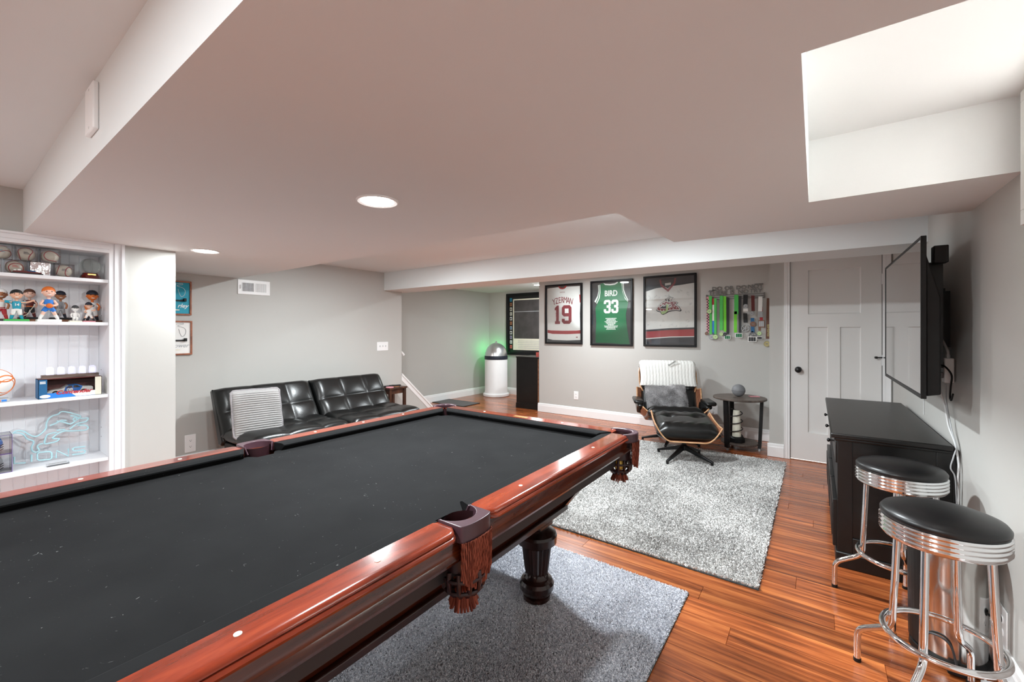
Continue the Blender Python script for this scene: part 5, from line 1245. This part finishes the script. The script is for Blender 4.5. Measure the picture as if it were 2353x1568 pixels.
cushion_at(lc, Vector((0, .285, .405))+NN*.06, XX, UPv, NN, .64, .33, .13, 'back_cushion', buttons=())
HC = Vector((0, .395, .675))
hfn = shell(lc, HC, 0, 0, XX, UPv, NN, .335, .175, .10, 'head_shell', taper=.10)
cushion_at(lc, HC+NN*.06, XX, UPv, NN, .64, .37, .13, 'head_cushion', buttons=())
for s in (-1, 1):
    g = G().prism([(-.20, .455), (.05, .475), (.14, .455), (.16, .40), (.10, .33), (.02, .31), (-.05, .40), (-.20, .42)], lambda a, b, q: (q+s*.08*(b-.40), a, b), s*.36-.035, s*.36+.035)
    g.build('armrest', 'leather_black', lc, bevel=.018, seg=3, smooth=60)
    G().box(s*.385-.055, s*.385+.055, -.22, .10, .455, .500).xf(T(s*.385, 0, .47) @ Matrix.Rotation(-s*.10, 4, 'Y') @ T(-s*.385, 0, -.47)).build('arm_pad', 'leather_black', lc, bevel=.02, seg=3, smooth=60)
    G().tube([tuple(Vector((s*.17, .30, .40))-NN*.03), tuple(Vector((s*.17, .38, .60))-NN*.045), tuple(HC+XX*s*.17-NN*.03+UPv*.05)], .011, 8).build('back_brace', 'black_metal', lc, smooth=60)
# knitted throw over the headrest
bl = thing('knit_throw', 'white cable knit throw draped over the lounge chair headrest', 'throw blanket', CH, CRZ)
prof = [HC-NN*.052-UPv*.05, HC-NN*.056+UPv*.10, HC-NN*.045+UPv*.19, HC+NN*.0+UPv*.228, HC+NN*.075+UPv*.222, HC+NN*.128+UPv*.185, HC+NN*.148+UPv*.10, HC+NN*.150+UPv*0, HC+NN*.145-UPv*.075, HC+NN*.138-UPv*.115]
pc = catmull(prof, 5)
def bfn(u, v):
    k = v*(len(pc)-1); i = min(int(k), len(pc)-2); p_ = pc[i].lerp(pc[i+1], k-i); s = 2*u-1
    rib = .0032*(abs(math.sin(u*PI*17))**.6)+.0007*math.sin(v*90+u*120)
    dn_ = (pc[min(i+1, len(pc)-1)]-pc[i]).normalized(); nrm = XX.cross(dn_).normalized()*-1
    side = max(0, abs(s)-.88)/.12
    return p_+XX*(s*(.322+.006*math.sin(v*14)))+nrm*(-rib if False else rib)*1.0-(nrm*.02*side*side)
G().sheet(bfn, 136, 60, .006).build('knit', 'knit_white', bl, smooth=180)
c = bfn(.57, .60); c2 = HC+NN*.145+UPv*.165
tg = G().prism([(-.045, -.012), (-.03, -.045), (.06, .02), (.045, .05)], lambda a, b, q: tuple(c2+XX*(a+.06)+UPv*b+NN*q), .012, .014).build('tag', 'pleather_tag', bl)
mt = Matrix(((1, 0, 0, c2.x+.05), (0, UPv.y, NN.y, c2.y), (0, UPv.z, NN.z, c2.z), (0, 0, 0, 1)))
text('Bennett', .034, 'darkgrey', tg, T(*(NN*.0145)) @ mt @ Matrix.Rotation(.62, 4, 'Z'), ext=.0004, shear=.3)
# grey fur pillow on the seat
rp = math.radians(30); U2 = Vector((0, math.sin(rp), math.cos(rp))); N2 = Vector((0, -math.cos(rp), math.sin(rp)))
PC = Vector((-.05, .03, .445))
fp = thing('fur_pillow', 'grey faux fur pillow propped in the lounge chair', 'pillow', CH, CRZ)
g = puff(.46, .42, .17, nu=50, nv=44, rim=.36); mt = Matrix(((1, 0, 0, PC.x), (0, U2.y, N2.y, PC.y), (0, U2.z, N2.z, PC.z), (0, 0, 0, 1))) @ Matrix.Rotation(.05, 4, 'Z')
hh = g.h; cover = g.xf(mt).build('cover', 'fur_base', fp, smooth=180, merge=True)
rng = random.Random(4); g = G()
for k in range(26000):
    u, v = rng.uniform(.01, .99), rng.uniform(.01, .99); p_ = hh(u, v); a = rng.gauss(math.sin(u*9+v*7)*2, .8); L = rng.uniform(.012, .022)
    d_ = Vector((math.cos(a)*.7, math.sin(a)*.7, .55))*L+Vector(((u-.5)*.012, (v-.5)*.012, 0)); w_ = Vector((-math.sin(a), math.cos(a), 0))*.0011
    p0 = Vector(p_); g.add([mt @ (p0-w_), mt @ (p0+w_), mt @ (p0+d_)], [(0, 1, 2)])
stuff(g.build('fur', 'fur_grey', fp, normals=False))
# footstool
OH = (-1.07, 4.437, .02); ORZ = .40
ot = thing('footstool', 'black leather footstool with curved plywood shell on the grey rug', 'footstool', OH, ORZ)
star(ot, 4, .30, math.radians(-17)-ORZ, .135)
G().cyl((0, 0, .11), (0, 0, .235), .020, n=16).build('column', 'black_metal', ot, smooth=40)
tl = math.radians(-6); V3 = Vector((0, math.cos(tl), -math.sin(tl))); N3 = Vector((0, math.sin(tl), math.cos(tl)))
shell(ot, (0, 0, .235), 0, 0, XX, V3, N3, .292, .255, .150, 'shell', k0=.50)
cushion_at(ot, (0, 0, .322), XX, V3, N3, .575, .53, .19, 'cushion', buttons=((-.13, .06), (.13, .06)), rim=.17)

# ================================================================== round side table
RT = (-.68, 5.25); ZR = .57
rt = thing('side_table', 'round rustic wood side table with black flat metal legs', 'table', (*RT, 0))
G().lathe([(0, ZR-.022), (.258, ZR-.022), (.265, ZR-.018), (.265, ZR-.004), (.261, ZR), (0, ZR)], n=56, cap=False).build('table_top', 'rustic_top', rt, smooth=30)
G().lathe([(0, .062), (.185, .062), (.188, .066), (.188, .078), (.185, .082), (0, .082)], n=48, cap=False).build('lower_shelf', 'rustic_top', rt, smooth=30)
for deg in (0, 120, 240):
    a = math.radians(deg); c, s = math.cos(a), math.sin(a); g = G()
    pts = [(.215, ZR-.022), (.195, .055), (.19, .03)]
    for (r0, z0), (r1, z1) in zip(pts, pts[1:]):
        vs = []
        for r, z in ((r0, z0), (r1, z1)):
            for dr, w_ in ((-.016, -.022), (.016, -.022), (.016, .022), (-.016, .022)): vs.append(((r+dr)*c-w_*s, (r+dr)*s+w_*c, z))
        g.add(vs, [(0, 1, 2, 3), (4, 7, 6, 5), (0, 4, 5, 1), (1, 5, 6, 2), (2, 6, 7, 3), (3, 7, 4, 0)])
    g.build('leg', 'black_metal', rt)
    G().cyl((.19*c, .19*s, 0), (.19*c, .19*s, .032), .012, n=12).build('foot', 'silver', rt)
b = onZ(1697, 899, ZR+.06); bl_ = thing('ball_ornament', 'grey ball with a seam line on the round side table', 'ornament', (b.x, b.y, ZR))
s1 = G().sph((0, 0, .068), .068, 32, 20).build('ball', 'midgrey', bl_, smooth=180)
G().tube([(.0682*math.cos(2*PI*k/40), .0682*math.sin(2*PI*k/40), .064) for k in range(40)], .0012, 5, closed=True).build('seam', 'darkgrey', s1)
b = onZ(1733, 911, ZR+.005); t = tag(G().box(-.05, .05, -.03, .03, 0, .006).build('card', 'pink', bevel=.001), 'small pale pink card lying on the round side table', 'card'); t.location = (min(b.x, -.50), b.y, ZR); t.rotation_euler = (0, 0, .5)
b = onZ(1692, 1012, .082)
sl = thing('spiral_lamp', 'beige column lamp wrapped in a black spiral on the lower shelf', 'lamp', (-.70, 5.19, .082))
G().lathe([(.078, 0), (.080, .004), (.080, .045), (.066, .062)], n=8).build('base', 'black_satin', sl)
G().lathe([(.044, .062), (.042, .16), (.037, .30), (.033, .345), (.028, .348)], n=24).build('shade', 'cream', sl, smooth=40)
G().tube([((.060-.006*k/110)*math.cos(k*.20), (.060-.006*k/110)*math.sin(k*.20), .062+.295*k/110) for k in range(111)], .005, 6).build('spiral', 'black_metal', sl, smooth=60)

# ================================================================== television wall
TVX, TVY0, TVY1, TVZ0, TVZ1 = .39, 2.617, 3.813, .994, 1.73
tv = thing('tv', 'flat black television mounted above the black cabinet', 'television', (RW, (TVY0+TVY1)/2, TVZ0)); hl = (TVY1-TVY0)/2; hz = TVZ1-TVZ0; x0 = TVX-RW
G().box(x0+.002, x0+.016, -hl, hl, 0, hz).build('panel', 'black_satin', tv, bevel=.002)
G().box(x0-.0005, x0+.003, -hl+.012, hl-.012, .018, hz-.012).build('screen', 'tv_screen', tv)
g = G()
for q in ((-hl, hl, 0, .018), (-hl, hl, hz-.012, hz), (-hl, -hl+.012, .018, hz-.012), (hl-.012, hl, .018, hz-.012)): g.box(x0-.003, x0+.004, *q)
g.build('bezel', 'black_satin', tv, bevel=.001)
G().prism([(x0+.016, .01), (x0+.066, .02), (x0+.066, hz*.62), (x0+.016, hz*.9)], lambda a, b, q: (a, q, b), -hl+.02, hl-.02).build('back_housing', 'black_satin', tv, bevel=.006)
G().box(x0+.06, -.02, -.11, .11, hz*.30, hz*.72).box(-.022, 0, -.1, .2, hz*.3, hz*.7).box(x0+.05, x0+.10, -hl*.7, -hl*.55, hz*.2, hz*.86).box(x0+.05, x0+.10, hl*.55, hl*.7, hz*.2, hz*.86).build('wall_mount', 'black_metal', tv)
G().box(x0+.055, x0+.105, -hl+.10, -hl+.16, hz-.115, hz-.035).build('mount_box', 'black_satin', tv, bevel=.004)
o4 = outlet('white outlet plate behind the mounted television', (RW, 3.285, 1.351), -PI/2, .08, .125)
G().box(-.02, .02, -.055, -.008, -.005, .045).build('plug', 'black_satin', o4, bevel=.003)
ps = thing('power_strip', 'white power strip with two plugs hanging behind the television', 'power strip', (.548, 3.03, 1.10), -PI/2)
G().box(-.028, .028, -.018, .018, -.062, .062).build('body', 'white_plastic', ps, bevel=.004)
for zz, m in ((.026, 'black_satin'), (-.026, 'midgrey')): G().box(-.016, .012, -.040, -.017, zz-.014, zz+.014).build('plug', m, ps, bevel=.003)
G().cyl((0, 0, .06), (0, 0, .08), .009, n=10).build('neck', 'switch_grey', ps)
W = Vector(ps.location)
def cord(lab, pts, r, m, name='cable'):
    P = catmull(pts, 8); return tag(G().tube(P, r, 7).build(name, m, smooth=60), lab, 'cable')
cord('thick grey cord from the outlet plate to the power strip', [(.545, 3.25, 1.37), (.535, 3.18, 1.30), (.54, 3.10, 1.25), (.548, 3.04, 1.20), (.548, 3.03, 1.176)], .006, 'switch_grey')
cord('pale grey cord hanging from the power strip to behind the cabinet', [(.515, 3.05, 1.07), (.520, 3.03, 1.00), (.535, 3.02, .92), (.545, 3.00, .82), (.556, 2.94, .75), (.561, 2.90, .66), (.556, 2.885, .60), (.562, 2.90, .50), (.556, 2.90, .42), (.560, 2.90, .25)], .0045, 'switch_grey')
cord('thin bluish white cord looping past the cabinet corner', [(.545, 3.06, 1.03), (.548, 3.05, .92), (.552, 2.97, .80), (.556, 2.92, .74), (.540, 2.885, .69), (.530, 2.88, .64), (.545, 2.885, .60), (.55, 2.885, .52), (.558, 2.89, .3)], .003, 'silver')
cord('short black cord curling below the power strip', [(.515, 3.02, 1.13), (.53, 2.98, 1.12), (.55, 2.97, 1.08), (.552, 3.0, 1.02), (.55, 3.0, .97), (.548, 2.97, .955), (.55, 2.945, .99)], .004, 'black_satin')
cord('thin grey wire running up the wall behind the cabinet', [(.568, 3.75, .76), (.568, 3.75, 1.0), (.566, 3.74, 1.2)], .002, 'switch_grey')

# black cabinet below the television
CB = thing('media_cabinet', 'low black wooden cabinet with drawers below the television', 'cabinet', (.31, 3.66, 0)); CO = Vector(CB.location)
def cbx(name, m, x0, x1, y0, y1, z0, z1, bev=.003, par=None): return G().box(x0-CO.x, x1-CO.x, y0-CO.y, y1-CO.y, z0, z1).build(name, m, par or CB, bevel=bev)
cbx('top_board', 'cabinet_top', .070, .545, 2.900, 4.425, .714, .740, .006); cbx('top_moulding', 'cabinet_black', .085, .548, 2.914, 4.41, .698, .715, .006)
cbx('body', 'cabinet_black', .105, .548, 2.945, 4.38, .07, .70)
cbx('back_panel', 'cabinet_black', .548, .568, 2.93, 4.39, .0, .695)
cbx('plinth', 'cabinet_black', .092, .55, 2.928, 4.395, 0, .085, .006)
for x0, x1, z0, z1 in ((.100, .165, .085, .70), (.49, .55, .085, .70), (.165, .49, .61, .70), (.165, .49, .085, .17)): cbx('side_rail', 'cabinet_black', x0, x1, 2.935, 2.947, z0, z1, .002)
for k in range(3):
    y0 = 2.96+k*.473; d_ = cbx('drawer', 'cabinet_black', .092, .106, y0, y0+.455, .565, .685)
    for yy in (.228,): G().cyl((.092-CO.x, y0+yy-CO.y, .64), (.072-CO.x, y0+yy-CO.y, .64), .005, n=8).sph((.066-CO.x, y0+yy-CO.y, .64), (.009, .012, .012), 10, 8).build('knob', 'black_metal', d_, smooth=50)
    dd = cbx('door', 'cabinet_black', .080, .105, y0, y0+.455, .10, .36); cbx('door_panel', 'black_satin', .076, .082, y0+.05, y0+.405, .14, .32, .002, dd)
    cbx('shelf_opening', 'black_gap', .100, .106, y0, y0+.455, .375, .55, .0)

# ================================================================== bar stools
def stool(loc, a0, lab):
    t = thing('bar_stool', lab, 'stool', (*loc, 0), 0, group='chrome bar stools by the television wall')
    zr1, zr0, r = .648, .584, .158
    prof = [(r-.02, zr0-.002), (r-.004, zr0), (r, zr0+.006)]
    for k in range(4):
        z0 = zr0+.008+k*.0145
        prof += [(r, z0), (r+.004, z0+.004), (r+.004, z0+.008), (r, z0+.0115)]
    prof += [(r, zr1), (r-.006, zr1+.002), (r-.02, zr1-.002)]
    G().lathe(prof, n=64).build('rim_band', 'chrome', t, smooth=50)
    G().lathe([(r-.008, zr1-.002), (r+.001, zr1+.006), (r+.002, zr1+.016), (r-.006, zr1+.027), (r-.03, zr1+.036), (r*.5, zr1+.044), (r*.2, zr1+.046), (0, zr1+.0465)], n=64, cap=False).build('seat_cushion', 'vinyl_black', t, smooth=60)
    G().lathe([(.0, zr0-.004), (.11, zr0-.004), (.11, zr0+.004), (0, zr0+.004)], n=32, cap=False).build('seat_plate', 'chrome', t)
    for k in range(4):
        a = a0+k*PI/2; c, s = math.cos(a), math.sin(a)
        pr = [(.118, zr0), (.125, .42), (.132, .275), (.135, .225), (.150, .195), (.190, .165), (.222, .142), (.238, .122), (.243, .095), (.244, .012)]
        pts = catmull([(q*c, q*s, z) for q, z in pr], 5)
        l_ = G().tube(pts, .0112, 12).build('leg', 'chrome', t, smooth=60)
        G().cyl((.244*c, .244*s, 0), (.244*c, .244*s, .014), .0125, n=14).build('foot_cap', 'black_satin', l_)
    G().tube([(.152*math.cos(2*PI*k/64), .152*math.sin(2*PI*k/64), .245) for k in range(64)], .0105, 12, closed=True).build('foot_ring', 'chrome', t, smooth=180)
    return t
stool((.350, 2.024), math.radians(152), 'chrome bar stool with black seat beside the steel trash can')
stool((.319, 2.640), math.radians(168), 'chrome bar stool with black seat against the black cabinet end')
tc_ = thing('trash_can', 'tall steel trash can with a black side band between the bar stools', 'trash can', (.435, 2.39, 0))
G().lathe([(.104, .03), (.106, .05), (.112, .46), (.112, .47)], n=48).build('body', 'steel', tc_, smooth=40)
G().lathe([(.110, 0), (.118, .006), (.116, .03), (.104, .036)], n=48).build('base_ring', 'black_satin', tc_, smooth=40)
G().lathe([(.114, .468), (.115, .49), (.10, .512), (.05, .522), (0, .524)], n=48, cap=False).build('lid', 'steel', tc_, smooth=50)
g = G()
for k in range(9):
    a = math.radians(150+k*8); b = math.radians(158+k*8)
    g.add([((.107)*math.cos(q), (.107)*math.sin(q), .045) for q in (a, b)]+[(.119*math.cos(q), .119*math.sin(q), .045) for q in (b, a)]+[((.113)*math.cos(q), (.113)*math.sin(q), .48) for q in (a, b)]+[(.124*math.cos(q), .124*math.sin(q), .48) for q in (b, a)],
          [(0, 1, 2, 3), (4, 7, 6, 5), (0, 4, 5, 1), (1, 5, 6, 2), (2, 6, 7, 3), (3, 7, 4, 0)])
g.build('side_band', 'black_satin', tc_)  # black band raised along one side of the can
G().tube(catmull([(.116*math.cos(math.radians(q))*1.0, .116*math.sin(math.radians(q)), z) for q, z in ((215, .03), (225, .10), (245, .12), (262, .10), (270, .03))], 5), .004, 6).build('pedal_arch', 'darkgrey', tc_, smooth=60)
G().box(-.03, .03, -.145, -.105, .008, .022).build('pedal', 'black_satin', tc_, bevel=.003)
o5 = outlet('white outlet with a black plug low on the television wall', (RW, 2.345, .20), -PI/2, .09, .14)
G().cyl((0, -.008, .024), (0, -.022, .024), .013, n=12).tube(catmull([(0, -.02, .024), (0, -.06, .024), (-.01, -.075, .0), (-.02, -.05, -.08), (-.03, -.03, -.16)], 5), .005, 8).build('plug', 'black_satin', o5, smooth=50)
pb_ = thing('power_adapter', 'white power adapter on the floor under the low outlet', 'adapter', (.525, 2.20, 0), .3)
G().box(-.025, .025, -.05, .05, 0, .032).build('body', 'white_plastic', pb_, bevel=.006); G().tube(catmull([(0, .05, .016), (.01, .09, .012), (.02, .13, .02), (.03, .15, .05)], 5), .004, 6).build('lead', 'white_plastic', pb_, smooth=60)
